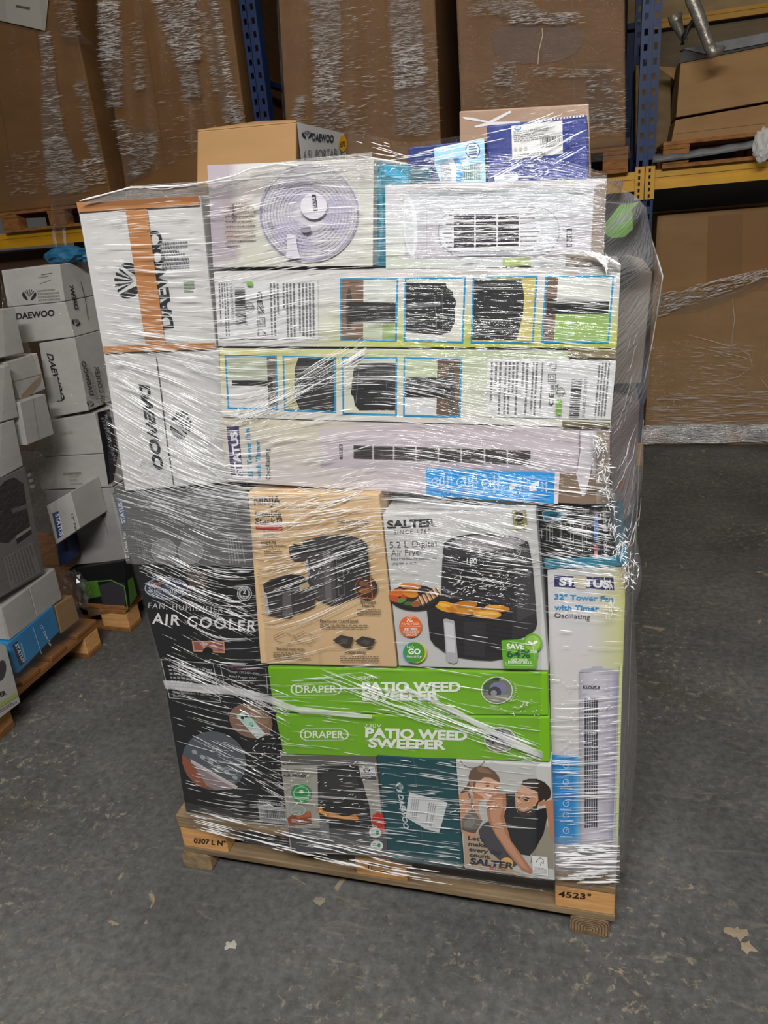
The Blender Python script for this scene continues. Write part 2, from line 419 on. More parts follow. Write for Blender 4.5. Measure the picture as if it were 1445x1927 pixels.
# deeper row of racking seen through the upper bay
m = empty('pallet_rack', (1.2, 7.3, 0), 'faded racking row with yellow beam and pale boards behind the upper bay', 'rack')
a, b = PY(1232, 37, 7.3), PY(1445, 4, 7.3); z1 = (a.z + b.z) / 2; a, b = PY(1232, 54, 7.3), PY(1445, 25, 7.3); z0 = (a.z + b.z) / 2
beam(.2, 3.6, 7.3, z0, z1).build('beam', noisy('faded_yellow_paint', (190, 140, 40), (205, 155, 60), (3, 8, 8), .5), m)
bd = MB(); bd.box(.2, 3.6, 7.36, 7.40, z1, z1 + .5); bd.build('deck_board', noisy('pale_board', (150, 128, 92), (172, 148, 110), (4, 8, 8), .7), m)
bd = MB(); bd.box(.2, 3.6, 7.36, 7.40, z0 - .62, z0 - .02); bd.build('back_board', noisy('drab_board', (110, 96, 76), (130, 114, 90), (2, 8, 9), .7), m)
for xb in (.2, 3.5):
    bd = MB(); bd.box(xb, xb + .1, 7.3, 7.39, 0, z1); bd.build('upright', BLUE, m)

# pallets
def euro(name, label, x0, x1, y0, y1, z0, woods, nblk=3, along='x', group=None, nums=True, sk=(None, .1)):
    """three-runner pallet: skids, blocks, stringers and deck boards along x"""
    r = empty(name, ((x0 + x1) / 2, (y0 + y1) / 2, z0), label, 'pallet', group)
    W_, B_, X_ = woods; L = x1 - x0; D = y1 - y0
    bx = [x0 + .002, (x0 + x1) / 2 - .0725, x1 - .147]; by = [y0 + .004, (y0 + y1) / 2 - .05, y1 - .104]
    for y in by:
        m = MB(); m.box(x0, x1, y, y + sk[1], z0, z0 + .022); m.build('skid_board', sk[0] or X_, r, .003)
    for j, y in enumerate(by):
        for x in bx:
            m = MB(); m.box(x, x + .145, y, y + .1, z0 + .022, z0 + .1); m.build('block', B_, r, .004)
    for x in bx:
        m = MB(); m.box(x, x + .145, y0, y1, z0 + .1, z0 + .122); m.build('stringer_board', W_, r, .003)
    n = 7; wd = [.145, .1, .1, .145, .1, .1, .145]; tot = sum(wd); gap = (D - tot) / (n - 1) if D > tot else .01
    y = y0
    for k in range(n):
        if y + wd[k] > y1 + .02: break
        m = MB(); m.box(x0, x1, y, min(y + wd[k], y1), z0 + .122, z0 + .144); m.build('deck_board', X_, r, .004); y += wd[k] + gap
    return r
PF = 1.385   # front of the main pallet
main = euro('wooden_pallet', 'long wooden pallet of weathered boards carrying the film wrapped electricals', -1.131, .081, PF, PF + .8, .06, (WOOD, WOODB, WOODX), sk=(noisy('dirty_shaded_skid_wood', (104, 86, 64), (150, 128, 98), (3, 40, 40), .8, .3), .045))  # skids dirty, their colour also darkened to imitate shade under the deck
def on_pallet(t, p0, p1, h, name='stamped_number'):
    f = Face(main, None, lambda x, y, L: PY(x, y, PF + .004 - .0025 - L)); f.text(t, p0, p1, h, (40, 30, 22), .02, name)
on_pallet('0307 L N°', (364, 1586), (424, 1592), 9)
on_pallet('4523°', (1050, 1687), (1112, 1693), 10)
f = Face(main, None, lambda x, y, L: PY(x, y, PF + .0015 - L))
f.pic('stamped_frame', stroke([(694, 1624), (736, 1630), (735, 1642), (693, 1636)], 1.5, (50, 38, 26), True) + stroke([(700, 1625), (699, 1637)], 1.2, (50, 38, 26)))
f.text('PL 07825', (703, 1630), (734, 1635), 5, (50, 38, 26), .02, 'stamped_number')
# timber bearers under both ends
def bearer(x0, x1, label):
    m = MB(); n = 7; pr = []
    for (cx, cz, a) in ((x0 + .018, .04, 180), (x1 - .018, .04, 90)):
        for k in range(4):
            t = math.radians(a - 90 * k / 3); pr.append((cx + .018 * math.cos(t), cz + .0195 * math.sin(t)))
    pr += [(x1, .006), (x1 - .01, 0), (x0 + .01, 0), (x0, .006)]
    N_ = len(pr); y0, y1 = 1.389, 2.17
    m.add([(x, y0, z) for x, z in pr] + [(x, y1, z) for x, z in pr], [list(range(N_))] + [list(range(2 * N_ - 1, N_ - 1, -1))] + [[k, k + N_, (k + 1) % N_ + N_, (k + 1) % N_] for k in range(N_)])
    o = m.build('timber_bearer', WOODO, None); tag(o, label, 'timber')
    return o, pr, y0
ob, pr, y0 = bearer(-.028, .068, 'old timber bearer with ringed end grain under the pallet end stamped 4523')
vs = []; fs = []; cs = []
for k in range(6):
    s0, s1 = 1 - k * .16, 1 - k * .16 - .05; cx, cz = .02, .018; b0 = len(vs)
    for s_ in (s0, s1): vs += [Vector((cx + (x - cx) * s_ * .96, y0 - .0008, max(.0005, cz + (z - cz) * s_ * .96))) for x, z in pr]
    n = len(pr); fs += [[b0 + j, b0 + (j + 1) % n, b0 + n + (j + 1) % n, b0 + n + j] for j in range(n)]; cs += [lin((96, 74, 50))] * n
link('growth_rings', vs, fs, INK, ob, cols=cs)
bearer(-1.145, -1.05, 'old rounded timber bearer under the pallet end stamped 0307')

#==GOODS==
NPLEAT = 3100
NAVY = (40, 44, 92); CYAN = (30, 140, 200); SKY = (40, 150, 220); GREEN = (112, 180, 20); INKB = (34, 36, 40); TEAL = (20, 78, 84)
LEFT, MID, RIGHT, TOP, BACK = 1.40, 1.352, 1.392, 1.372, 1.60
G = 'cartons on the wrapped pallet'

# 1 upper white carton with tape
F = carton('white_carton', 'white emblem carton taped with brown tape in a cross, topmost of the leftmost column', 'box', [(144, 381), (377, 368), (407, 655), (194, 664)], LEFT, .7, WHITE, G)
F.pic('printed_emblem', petals(244, 528, 33, 176, (40, 44, 48)))
F.text('DAEWOO', (326, 617), (301, 432), 25, (40, 44, 48), .03, 'printed_name', spacing=.95)
F.pic('small_print', small_print([(300, 455), (352, 452), (356, 505), (305, 508)], 7, (110, 112, 120), seed=3) + small_print([(345, 525), (365, 525), (366, 550), (346, 550)], 4, (120, 150, 110), seed=4))
def tape(F, q, nm='packing_tape'):
    F.n += 2; o = link(nm, [F.at(p, .0004 * F.n + .0004) for p in q], [(0, 3, 2, 1)], TAPE, F.b); o['label'] = 'strip of brown packing tape'; return o
tape(F, [(144, 381), (373, 368), (375, 386), (147, 399)]); tape(F, [(236, 396), (276, 393), (312, 657), (276, 660)]); tape(F, [(194, 652), (404, 645), (406, 656), (195, 664)])
# 2 lower white carton
F = carton('white_carton', 'white emblem carton with a dark lengthwise flap gap, below the cross-taped carton', 'box', [(194, 666), (411, 657), (432, 908), (235, 925)], LEFT, .7, WHITE, G)
F.text('DAEWOO', (262, 723), (290, 882), 18, (42, 46, 50), .055, 'printed_name', up=(.98, .2))
F.pic('printed_emblem', petals(338, 799, 25, -8, (42, 46, 50)))
F.pic('flap_gap', stroke([(294, 672), (302, 730), (314, 830), (327, 914)], 2, (70, 68, 68)))
# 3 dark grey desk fan carton
F = carton('desk_fan_carton', 'charcoal desk fan carton with two round pictures, between the white cartons and the black ones', 'box', [(210, 928), (463, 916), (482, 1066), (250, 1064)], LEFT, .7, noisy('charcoal_card', (66, 66, 68), (76, 76, 78), (4, 4, 9), .4), G)
F.pic('brand_label', [([(219, 939), (230, 939), (238, 987), (229, 988)], (44, 70, 120))])
F.text('STATUS', (236, 984), (229, 945), 7, (210, 214, 222), .03, 'brand_text')
F.text('12" Desk Fan', (243, 1054), (236, 1000), 6, (200, 200, 200), .01, 'printed_title')
for cx, cy in ((308, 1036), (359, 1038)):
    F.pic('fan_picture', [(ell(cx, cy, 24, 23), (128, 128, 130))] + ring(cx, cy, 24, 23, 1.5, (160, 160, 162)) + ring(cx, cy, 16, 15, 1, (150, 150, 150)) + [(ell(cx, cy, 7), (150, 150, 152))])
F.pic('info_panel', stroke([(398, 947), (446, 946), (450, 984), (402, 984)], 1, (150, 150, 150), True) + small_print([(424, 949), (445, 949), (448, 982), (427, 982)], 7, (150, 150, 152), True) + small_print([(425, 1010), (455, 1012), (464, 1060), (430, 1060)], 6, (150, 150, 152), True, seed=5) + small_print([(250, 985), (268, 985), (280, 1050), (262, 1050)], 5, (120, 120, 122), True, seed=6))
# 4 black air cooler cartons
F = carton('air_cooler_carton', 'black air cooler carton with oval emblem and punched hand hole', 'box', [(251, 1066), (482, 1068), (505, 1251), (300, 1240)], LEFT, .7, BLACK, G)
F.pic('oval_emblem', [(ell(313, 1107, 41, 21, 3), (52, 60, 86))] + ring(313, 1107, 41, 21, 1.6, (170, 172, 178)) + [(ell(296, 1099, 8, 3), (160, 90, 60))])
F.text('Silentnight', (279, 1113), (347, 1117), 9, (205, 206, 210), .0, 'printed_brand')
F.text('FAN, HUMIDIFIER &', (279, 1144), (436, 1154), 10, (196, 196, 198), .0, 'printed_title', spacing=1.25)
F.text('AIR COOLER', (286, 1173), (482, 1188), 19, (222, 222, 222), .02, 'printed_title', spacing=1.2)
F.pic('guarantee_badge', ring(460, 1117, 14, 14, 1.5, (200, 200, 200)) + ring(460, 1117, 11, 11, 3.5, (170, 170, 172)))
F.text('2', (457, 1117), (463, 1117), 7, (210, 210, 210), .02, 'badge_number'); F.text('YEAR', (453, 1123), (467, 1124), 3, (200, 200, 200), 0, 'badge_text')
F.pic('hand_hole', [([(361, 1206), (422, 1207), (423, 1229), (364, 1226)], (196, 150, 120)), ([(364, 1208), (420, 1209), (421, 1226), (366, 1223)], (150, 84, 78)), ([(374, 1209), (384, 1221), (392, 1210)], (190, 150, 150)), ([(392, 1216), (402, 1210), (412, 1222), (404, 1224)], (176, 120, 112)), (ell(391, 1228, 10, 10, 0, 16, 180, 360), (10, 9, 9))])
F.pic('carton_tape', [([(352, 1074), (390, 1076), (390, 1106), (356, 1104)], (84, 72, 64))], 'square of dull brown tape')
F = carton('air_cooler_carton', 'black air cooler carton with round remote picture, standing on the pallet boards', 'box', [(302, 1242), (506, 1253), (544, 1551), (346, 1513)], LEFT, .7, BLACK, G, zmin=.2045)
F.pic('printed_frame', stroke([(303, 1241), (401, 1249), (415, 1322), (319, 1313)], 1.3, (176, 176, 178), True) + small_print([(316, 1250), (398, 1258), (408, 1312), (326, 1306)], 8, (150, 150, 152), seed=7))
F.pic('printed_frame', stroke([(424, 1251), (414, 1250), (424, 1296)], 1.3, (170, 170, 172)) + stroke([(484, 1257), (500, 1259), (504, 1304)], 1.3, (170, 170, 172)))
F.text('SPECIFICATIONS', (426, 1258), (483, 1263), 5, (120, 60, 100), .02, 'printed_title')
for i, t in enumerate(('Voltage: 220-240V~50Hz', 'Rated Power: 50W', 'Tank Capacity: 5L')):
    F.text(t, (429 + i * 2, 1265 + i * 9), (488 - i * 6, 1270 + i * 9), 4, (190, 190, 192), 0, 'printed_specification')
F.text('Digital Control Panel', (322, 1296), (367, 1299), 4, (190, 190, 192), 0, 'printed_specification')
F.text('Water Tank Capacity 7L approx', (324, 1303), (391, 1309), 4, (190, 190, 192), 0, 'printed_specification')
F.text('Detachable Filter', (326, 1311), (362, 1314), 4, (190, 190, 192), 0, 'printed_specification')
F.pic('remote_picture', [(ell(472, 1357, 42, 31, 20), (134, 104, 84)), (ell(486, 1350, 22, 12, 20), (150, 120, 98)), ([(444, 1347), (461, 1337), (500, 1382), (484, 1391)], (205, 212, 214)), ([(447, 1347), (461, 1340), (484, 1366), (472, 1374)], (178, 212, 198)), (ell(456, 1351, 3.3), (40, 44, 44)), (ell(463, 1347, 3.3), (40, 44, 44)), (ell(472, 1363, 4.5), (140, 186, 168)), (ell(475, 1366, 1.6), (30, 34, 34))])
F.pic('control_panel_picture', [(ell(403, 1432, 61, 55, 20), (86, 92, 98)), ([(343, 1420), (357, 1432), (390, 1480), (400, 1486), (372, 1479), (352, 1458), (343, 1436)], (150, 84, 62)), ([(358, 1430), (364, 1434), (446, 1480), (434, 1486), (404, 1486), (388, 1478)], (150, 132, 134)), ([(358, 1428), (448, 1480), (443, 1485), (360, 1436)], (196, 188, 188))] + [(ell(366 + k * 15.2, 1415 + k * 9.6, 5.5, 3.8, 30), (160, 164, 168)) for k in range(6)])
F.pic('care_marks', small_print([(486, 1503), (533, 1511), (535, 1519), (488, 1511)], 1, (170, 170, 170), fillv=.7, seed=9))
F.pic('barcode_label', [([(485, 1513), (538, 1522), (542, 1552), (489, 1545)], (158, 158, 158))] + bars([(490, 1517), (534, 1525), (537, 1547), (493, 1541)], 20, (90, 90, 90)))

# 5 kraft double stack fryer carton
KR = noisy('kraft_card', (200, 168, 126), (212, 180, 138), (6, 6, 6), .6)
NQ = [(466, 926), (713, 930), (747, 1256), (490, 1249)]
F = carton('air_fryer_carton', 'tan kraft carton showing a black double stack fryer with drawers', 'box', NQ, MID, .36, KR, G)
def Z(ox, oy, s): return lambda pts: [(ox + x / s, oy + y / s) for x, y in pts]
z = Z(450, 900, 4.661); DKB = (50, 48, 50)
F.text('NINJA', (478, 950), (528, 948), 14, (64, 58, 52), .03, 'printed_brand')
F.text('Double', (480, 972), (529, 972), 11, (70, 60, 52), .02, 'printed_title')
F.text('Stack', (480, 986), (519, 986), 11, (70, 60, 52), .02, 'printed_title')
F.pic('printed_badge', [([(520, 974), (530, 974), (531, 986), (521, 986)], (50, 44, 42))]); F.text('XL', (522, 984), (529, 984), 7, (220, 190, 150), .02, 'badge_text')
F.pic('red_banner', [([(481, 988), (530, 989), (531, 997), (481, 995)], (196, 60, 56))] + small_print([(483, 990), (528, 991), (528, 995), (483, 994)], 2, (226, 190, 160), seed=2))
for t, a, b_, h in (('New stacked design', (635, 984), (693, 984), 6), ('Dual 4.75L', (491, 1023), (520, 1023), 5), ('cooking drawers', (492, 1028.5), (538, 1028.5), 4.5), ('Surround', (678, 1135), (706, 1135), 5), ('Heat iQ', (682, 1141.5), (704, 1141.5), 5), ('Easy-to-use control panel', (602, 1171), (673, 1171), 5.5), ('Stacked meal racks', (520, 1223), (573, 1224), 4.8), ('Crisper plates', (648, 1229), (688, 1230), 5)):
    F.text(t, a, b_, h, (72, 58, 46), .015, 'printed_caption')
F.pic('small_print', small_print([(494, 999), (522, 1000), (522, 1009), (496, 1009)], 3, (110, 90, 72), seed=1) + small_print([(496, 1031), (530, 1032), (532, 1049), (498, 1048)], 4, (140, 116, 92), seed=2) + small_print([(635, 987), (686, 987), (682, 996), (636, 996)], 2, (140, 116, 92), seed=3) + small_print([(672, 1145), (716, 1146), (716, 1158), (672, 1157)], 3, (130, 108, 84), seed=4) + small_print([(602, 1174), (692, 1175), (690, 1183), (602, 1182)], 2, (130, 108, 84), seed=5) + small_print([(514, 1226), (584, 1228), (584, 1241), (514, 1239)], 3, (130, 108, 84), seed=6) + small_print([(640, 1233), (712, 1234), (712, 1246), (640, 1245)], 3, (130, 108, 84), seed=7))
pic = [(z([(553, 555), (610, 535), (720, 508), (870, 492), (960, 500), (1060, 530), (1120, 570), (1145, 830), (1150, 990), (1000, 1040), (880, 1095), (800, 1108), (670, 1060), (610, 880), (590, 700)]), DKB),
       (z([(553, 555), (720, 508), (870, 492), (960, 500), (1110, 560), (960, 560), (830, 620), (600, 620)]), (66, 64, 66)),
       (z([(610, 660), (740, 640), (830, 640), (850, 1080), (800, 1100), (680, 1055), (620, 880)]), (78, 74, 78)),
       (z([(730, 640), (800, 636), (812, 1090), (760, 1080)]), (104, 98, 100)),
       (z([(585, 700), (600, 690), (620, 850), (608, 860)]), (150, 148, 148)),
       (z([(435, 610), (480, 575), (560, 590), (605, 660), (600, 710), (540, 722), (470, 715), (445, 690)]), (44, 42, 44)),
       (z([(445, 640), (520, 650), (600, 650), (600, 710), (540, 722), (470, 715)]), (70, 66, 68)),
       (z([(210, 930), (270, 890), (450, 840), (540, 850), (620, 890), (660, 930), (660, 1120), (590, 1150), (470, 1190), (440, 1220), (330, 1212), (250, 1195)]), (58, 54, 56)),
       (z([(230, 935), (300, 895), (450, 850), (540, 858), (600, 890), (470, 960), (300, 950)]), (36, 34, 34)),
       (z([(380, 990), (450, 1000), (470, 1190), (440, 1220), (380, 1212)]), (96, 90, 92)),
       (z([(525, 940), (600, 905), (620, 950), (530, 985)]), (176, 156, 120)),
       (z([(212, 1000), (240, 1005), (270, 1195), (245, 1198)]), (170, 168, 166))]
pic += stroke(z([(850, 690), (900, 690), (925, 1020), (875, 1030)]), 1, (110, 108, 108), True)
for yy in (740, 800, 880, 930): pic.append((z([(860, yy), (895, yy + 5), (898, yy + 30), (863, yy + 25)]), (90, 88, 88)))
F.pic('fryer_picture', pic)
F.pic('food_picture', [(ell(689, 1106, 21, 21), (60, 44, 38)), (ell(684, 1098, 9, 5), (120, 84, 56)), (ell(686, 1112, 12, 5), (150, 90, 50)), (ell(696, 1104, 8, 4), (110, 72, 44))] + ring(689, 1106, 21, 21, 1.2, (196, 92, 50), t0=90, t1=250) + stroke([(697, 1086), (701, 1126)], 1.6, (206, 96, 50)) + stroke([(676, 1124), (700, 1127)], 1.5, (206, 96, 50)))
r_ = []
for ox in (0, 183): r_ += stroke(z([(305 + ox, 1400), (400 + ox, 1355), (485 + ox, 1385), (440 + ox, 1455), (330 + ox, 1430)]), .8, (112, 96, 78), True) + stroke(z([(300 + ox, 1385), (380 + ox, 1340)]), .8, (112, 96, 78))
r_ += stroke(z([(270, 745), (400, 715), (440, 730)]), .8, (130, 110, 88)) + stroke(z([(245, 820), (300, 790), (590, 740), (590, 800)]), .8, (120, 100, 80))
F.pic('rack_drawing', r_)
for q in ([(820, 1420), (890, 1375), (1003, 1395), (975, 1475), (920, 1480)], [(1010, 1430), (1080, 1385), (1195, 1410), (1160, 1480), (1120, 1488)]): F.pic('plate_picture', [(z(q), (62, 54, 50)), (z([lerp(p, (sum(a[0] for a in q) / 5, sum(a[1] for a in q) / 5), .55) for p in q]), (84, 74, 68))])
F.pic('crease', stroke([(600, 1219), (680, 1222)], .8, (170, 138, 98)) + stroke([(600, 1219), (601, 1252)], .8, (170, 138, 98)) + stroke([(628, 992), (714, 996)], .7, (180, 150, 108)))
m = MB(); a = [PY(713, 930, MID), PY(721, 962, MID + .02), PY(718, 994, MID + .02), PY(714, 997, MID)]; m.add(a, [(0, 3, 2, 1)]); m.build('torn_flap', KR, F.b)

# 6 white digital air fryer carton
SQ = [(719, 968), (1008, 958), (1032, 1263), (750, 1254)]
F = carton('air_fryer_carton', 'white carton showing a black digital air fryer with potato wedges', 'box', SQ, MID, .33, WHITE, G)
z = Z(700, 930, 4.014)
F.text('SALTER', (728, 994), (820, 990), 13.5, (34, 32, 34), .045, 'printed_brand')
F.text('SINCE 1760', (741, 1005), (810, 1002.5), 7.5, (100, 98, 100), 0, 'printed_brand', spacing=1.3)
F.text('5.2 L Digital', (733, 1031.5), (821, 1028), 12, (84, 82, 86), -.008, 'printed_title'); F.text('Air Fryer', (736, 1046.5), (796, 1044), 12, (84, 82, 86), -.008, 'printed_title')
F.text('Enjoy fried food the healthier way', (736, 1053.5), (821, 1052), 4.2, (74, 72, 76), .005, 'printed_caption'); F.text('using little or no oil', (737, 1062), (783, 1060.5), 4.2, (74, 72, 76), .005, 'printed_caption')
F.pic('guarantee_ribbon', [(z([(1057, 122), (1165, 118), (1172, 240), (1068, 246)]), (140, 138, 92)), (z([(1062, 244), (1174, 236), (1176, 256), (1072, 268)]), (196, 194, 160))])
F.text('3', (970, 981), (985, 980), 16, (30, 32, 26), .05, 'guarantee_number'); F.text('YEAR', (972, 988), (986, 987), 4, (36, 38, 30), .02, 'guarantee_text')
def fryer(u, v): return (54, 52, 56)
body = z([(540, 375), (570, 345), (640, 318), (760, 300), (900, 303), (1010, 312), (1100, 330), (1180, 360), (1195, 440), (1215, 560), (1232, 780), (1246, 980), (1235, 1015), (1190, 1060), (1100, 1090), (1000, 1240), (900, 1256), (770, 1250), (640, 1230), (540, 1190), (470, 1140), (438, 1095), (412, 860), (440, 800), (520, 760), (525, 640), (532, 480)])
pic = [(body, (48, 46, 50)),
       (z([(575, 375), (640, 338), (760, 308), (900, 310), (1010, 318), (1100, 335), (1160, 362), (1080, 402), (960, 425), (860, 430), (740, 420), (650, 402)]), (142, 138, 142)),
       (z([(600, 376), (680, 345), (780, 322), (900, 322), (1040, 336), (1120, 362), (1040, 396), (900, 416), (760, 408)]), (158, 154, 158)),
       (z([(545, 385), (575, 380), (650, 405), (860, 435), (1080, 408), (1180, 370), (1195, 450), (1000, 500), (800, 510), (620, 480), (540, 440)]), (58, 56, 60)),
       (z([(640, 470), (870, 490), (880, 740), (650, 720)]), (34, 33, 36)),
       (z([(1060, 500), (1190, 450), (1215, 640), (1235, 900), (1100, 960), (1080, 700)]), (66, 64, 68)),
       (z([(412, 860), (450, 830), (640, 910), (900, 950), (1060, 900), (1055, 1130), (1000, 1240), (900, 1256), (640, 1230), (470, 1140), (438, 1095)]), (36, 34, 37)),
       (z([(690, 960), (860, 970), (850, 1230), (700, 1215)]), (48, 46, 49)),
       (z([(450, 830), (500, 800), (640, 790), (850, 800), (1050, 850), (980, 920), (800, 945), (620, 915)]), (24, 20, 18))]
for (cx, cy, rx, ry, a, c) in ((700, 838, 95, 30, -4, (190, 120, 34)), (560, 850, 88, 38, 14, (222, 156, 44)), (945, 862, 96, 26, 4, (206, 132, 36)), (720, 880, 110, 26, -3, (208, 140, 40)), (868, 905, 108, 33, 3, (224, 158, 48)), (600, 870, 50, 20, 30, (196, 120, 30)), (880, 898, 80, 16, 2, (240, 186, 80)), (545, 838, 50, 14, 12, (240, 184, 76)), (930, 850, 50, 10, 5, (232, 170, 66))):
    pic.append((ell(700 + cx / 4.014, 930 + cy / 4.014, rx / 4.014, ry / 4.014, a), c))
pic += [(z([(538, 945), (560, 940), (618, 955), (624, 970), (648, 1250), (640, 1272), (615, 1280), (575, 1268), (560, 1245)]), (176, 174, 178)), (z([(545, 965), (615, 978), (628, 1200), (566, 1190)]), (206, 204, 208))]
F.pic('fryer_picture', pic)
F.text('180', (878, 1060), (897, 1061), 10, (230, 232, 236), .0, 'display_digits')
pl_ = [(ell(780, 1124.5, 48, 24.5, 2), (30, 28, 30)), (ell(780, 1122, 44, 20, 2), (46, 42, 42))]
for (cx, cy, rx, ry, a, c) in ((290, 695, 80, 22, 5, (200, 124, 50)), (190, 745, 60, 30, -10, (214, 112, 40)), (170, 790, 42, 24, 20, (190, 80, 46)), (290, 750, 60, 30, 10, (218, 140, 46)), (225, 800, 36, 18, -20, (90, 140, 56)), (275, 825, 34, 14, 0, (70, 110, 50)), (240, 775, 24, 14, 0, (200, 60, 44)), (415, 780, 110, 34, -28, (196, 150, 106)), (330, 830, 34, 24, 0, (150, 92, 50))):
    pl_.append((ell(700 + cx / 4.014, 930 + cy / 4.014, rx / 4.014, ry / 4.014, a), c))
for k in range(6): pl_ += stroke(z([(345 + k * 27, 770 - k * 12), (375 + k * 27, 840 - k * 17)]), 2.2, (104, 62, 36)); pl_ += stroke(z([(355 + k * 27, 768 - k * 12), (385 + k * 27, 838 - k * 17)]), 1.6, (232, 208, 178))
F.pic('meal_picture', pl_)
F.pic('size_badge', [(ell(772.5, 1179, 21.5, 20.5), (226, 106, 34))] + stroke([(753, 1178), (792, 1179)], .7, (240, 220, 200)))
for t, a, b_, h, bo in (('XL', (764.5, 1169.5), (777, 1169.5), 6.5, .03), ('FAMILY SIZE', (756, 1176), (789, 1176), 3.8, 0), ('RECIPES', (761.5, 1186.5), (784.5, 1186), 4.5, .02), ('INCLUDED', (759, 1191.5), (788, 1191), 4.2, 0), ('ONLINE', (763.5, 1197), (784, 1196.5), 4.2, 0)): F.text(t, a, b_, h, (250, 244, 238), bo, 'badge_text')
F.pic('healthy_badge', [(ell(783, 1229, 19.5, 19, 0), (226, 200, 30)), (ell(777.5, 1228, 19.5, 19.5), (40, 150, 190)), (ell(780, 1228, 19.5, 19.5), (70, 154, 46))])
F.text("Let's", (766, 1219), (779, 1220), 4.5, (250, 250, 250), .01, 'badge_text'); F.text('GO', (768, 1230.5), (791, 1231), 9.5, (250, 250, 250), .04, 'badge_text'); F.text('healthy', (765, 1237), (794, 1238), 5, (250, 250, 250), .0, 'badge_text', shear=.3)
F.pic('saving_badge', [(rrect(z([(975, 1103), (1140, 1096), (1148, 1205), (985, 1210)]), (.1, .12)), (104, 176, 40)), (rrect(z([(980, 1180), (1245, 1195), (1242, 1318), (995, 1318)]), (.07, .18)), (104, 176, 40)), (rrect(z([(1120, 1100), (1250, 1110), (1252, 1230), (1120, 1230)]), (.1, .1)), (104, 176, 40)), (ell(1002, 1210, 18, 18), (104, 176, 40)), (ell(1002.3, 1210, 14.5, 14.5), (150, 196, 90)), (ell(998, 1210, 5.5, 2.4, 30), (245, 250, 240)), (ell(1007, 1209, 5.5, 2.4, -30), (245, 250, 240))] + stroke(z([(1212, 1125), (1218, 1180)]), .8, (245, 250, 240)) + stroke(z([(1190, 1184), (1242, 1186)]), 1.4, (235, 240, 225)) + stroke(z([(1192, 1196), (1240, 1198)]), 1, (235, 240, 225)) + stroke(z([(1010, 1270), (1015, 1292), (1210, 1296), (1222, 1290), (1224, 1200)]), .8, (225, 240, 205)))
F.text('SAVE', (953, 1220.5), (986, 1221.5), 9, (248, 252, 244), .035, 'badge_text'); F.text('64%', (953, 1237), (998, 1238), 13.5, (30, 92, 60), .02, 'badge_text')
F.text('OFF YOUR', (962, 1244), (993, 1244.5), 4.6, (246, 250, 240), .02, 'badge_text'); F.text('ENERGY BILLS', (956, 1248.5), (1000, 1249.5), 4.8, (246, 250, 240), .02, 'badge_text')
# dark carton showing in the gap above the fryer
F = carton('dark_carton', 'dark olive carton recessed in the gap above the white fryer carton', 'box', [(722, 925), (1010, 938), (1012, 1010), (724, 1000)], MID + .09, .22, noisy('olive_card', (52, 50, 36), (66, 62, 46), (3, 3, 8), .5), G)
F.pic('top_flap', [([(724, 958), (1008, 958), (1008, 964), (724, 966)], (104, 98, 70))])

# 7 black iron carton
F = carton('steam_iron_carton', 'black carton with a teal steam iron picture beside the white fryer carton', 'box', [(1009, 951), (1150, 953), (1160, 1050), (1017, 1056)], RIGHT, .28, BLACK, G)
z = Z(980, 920, 5.354)
F.pic('iron_picture', [(z([(212, 235), (230, 222), (280, 203), (340, 208), (400, 225), (482, 262), (430, 300), (380, 325), (300, 328), (230, 325)]), (150, 168, 176)), (z([(220, 240), (282, 210), (340, 215), (430, 250), (395, 280), (360, 320), (240, 318)]), (36, 112, 140)), (z([(290, 255), (380, 250), (350, 300), (270, 300)]), (20, 64, 90)), (z([(400, 280), (440, 268), (370, 322), (340, 322)]), (214, 220, 222))])
sp = []
for k, (x, y0_, y1_) in enumerate(((205, 400, 520), (255, 370, 530), (285, 360, 545), (312, 370, 545), (390, 350, 560), (405, 360, 560), (495, 345, 560), (525, 350, 560), (612, 360, 640), (632, 335, 640), (655, 380, 560))):
    sp += small_print(z([(x, y0_), (x + 7, y0_), (x + 9, y1_), (x + 2, y1_)]), 1, (190, 190, 192), True, .9, k)
F.pic('small_print', sp + stroke(z([(500, 345), (535, 345)]), 1.2, (200, 200, 200)))
F.pic('colour_bar', [(z([(733, 170), (772, 172), (776, 300), (735, 298)]), (92, 56, 110)), (z([(735, 298), (776, 300), (779, 520), (738, 515)]), (84, 130, 200)), (z([(738, 570), (772, 572), (774, 700), (742, 690)]), (206, 160, 164)), (z([(738, 575), (770, 575), (770, 630), (740, 628)]), (176, 60, 76))])
F.text('Russell Hobbs', (1134, 956), (1137, 1048), 8.5, (206, 208, 210), .01, 'brand_text', up=(1, -.02))
F = carton('teal_carton', 'teal topped carton edge between the iron carton and the upright fan carton', 'box', [(1022, 1053), (1180, 1046), (1181, 1066), (1026, 1072)], RIGHT - .002, .3, noisy('teal_card', (30, 118, 146), (42, 134, 160), (4, 4, 4), .45), G)

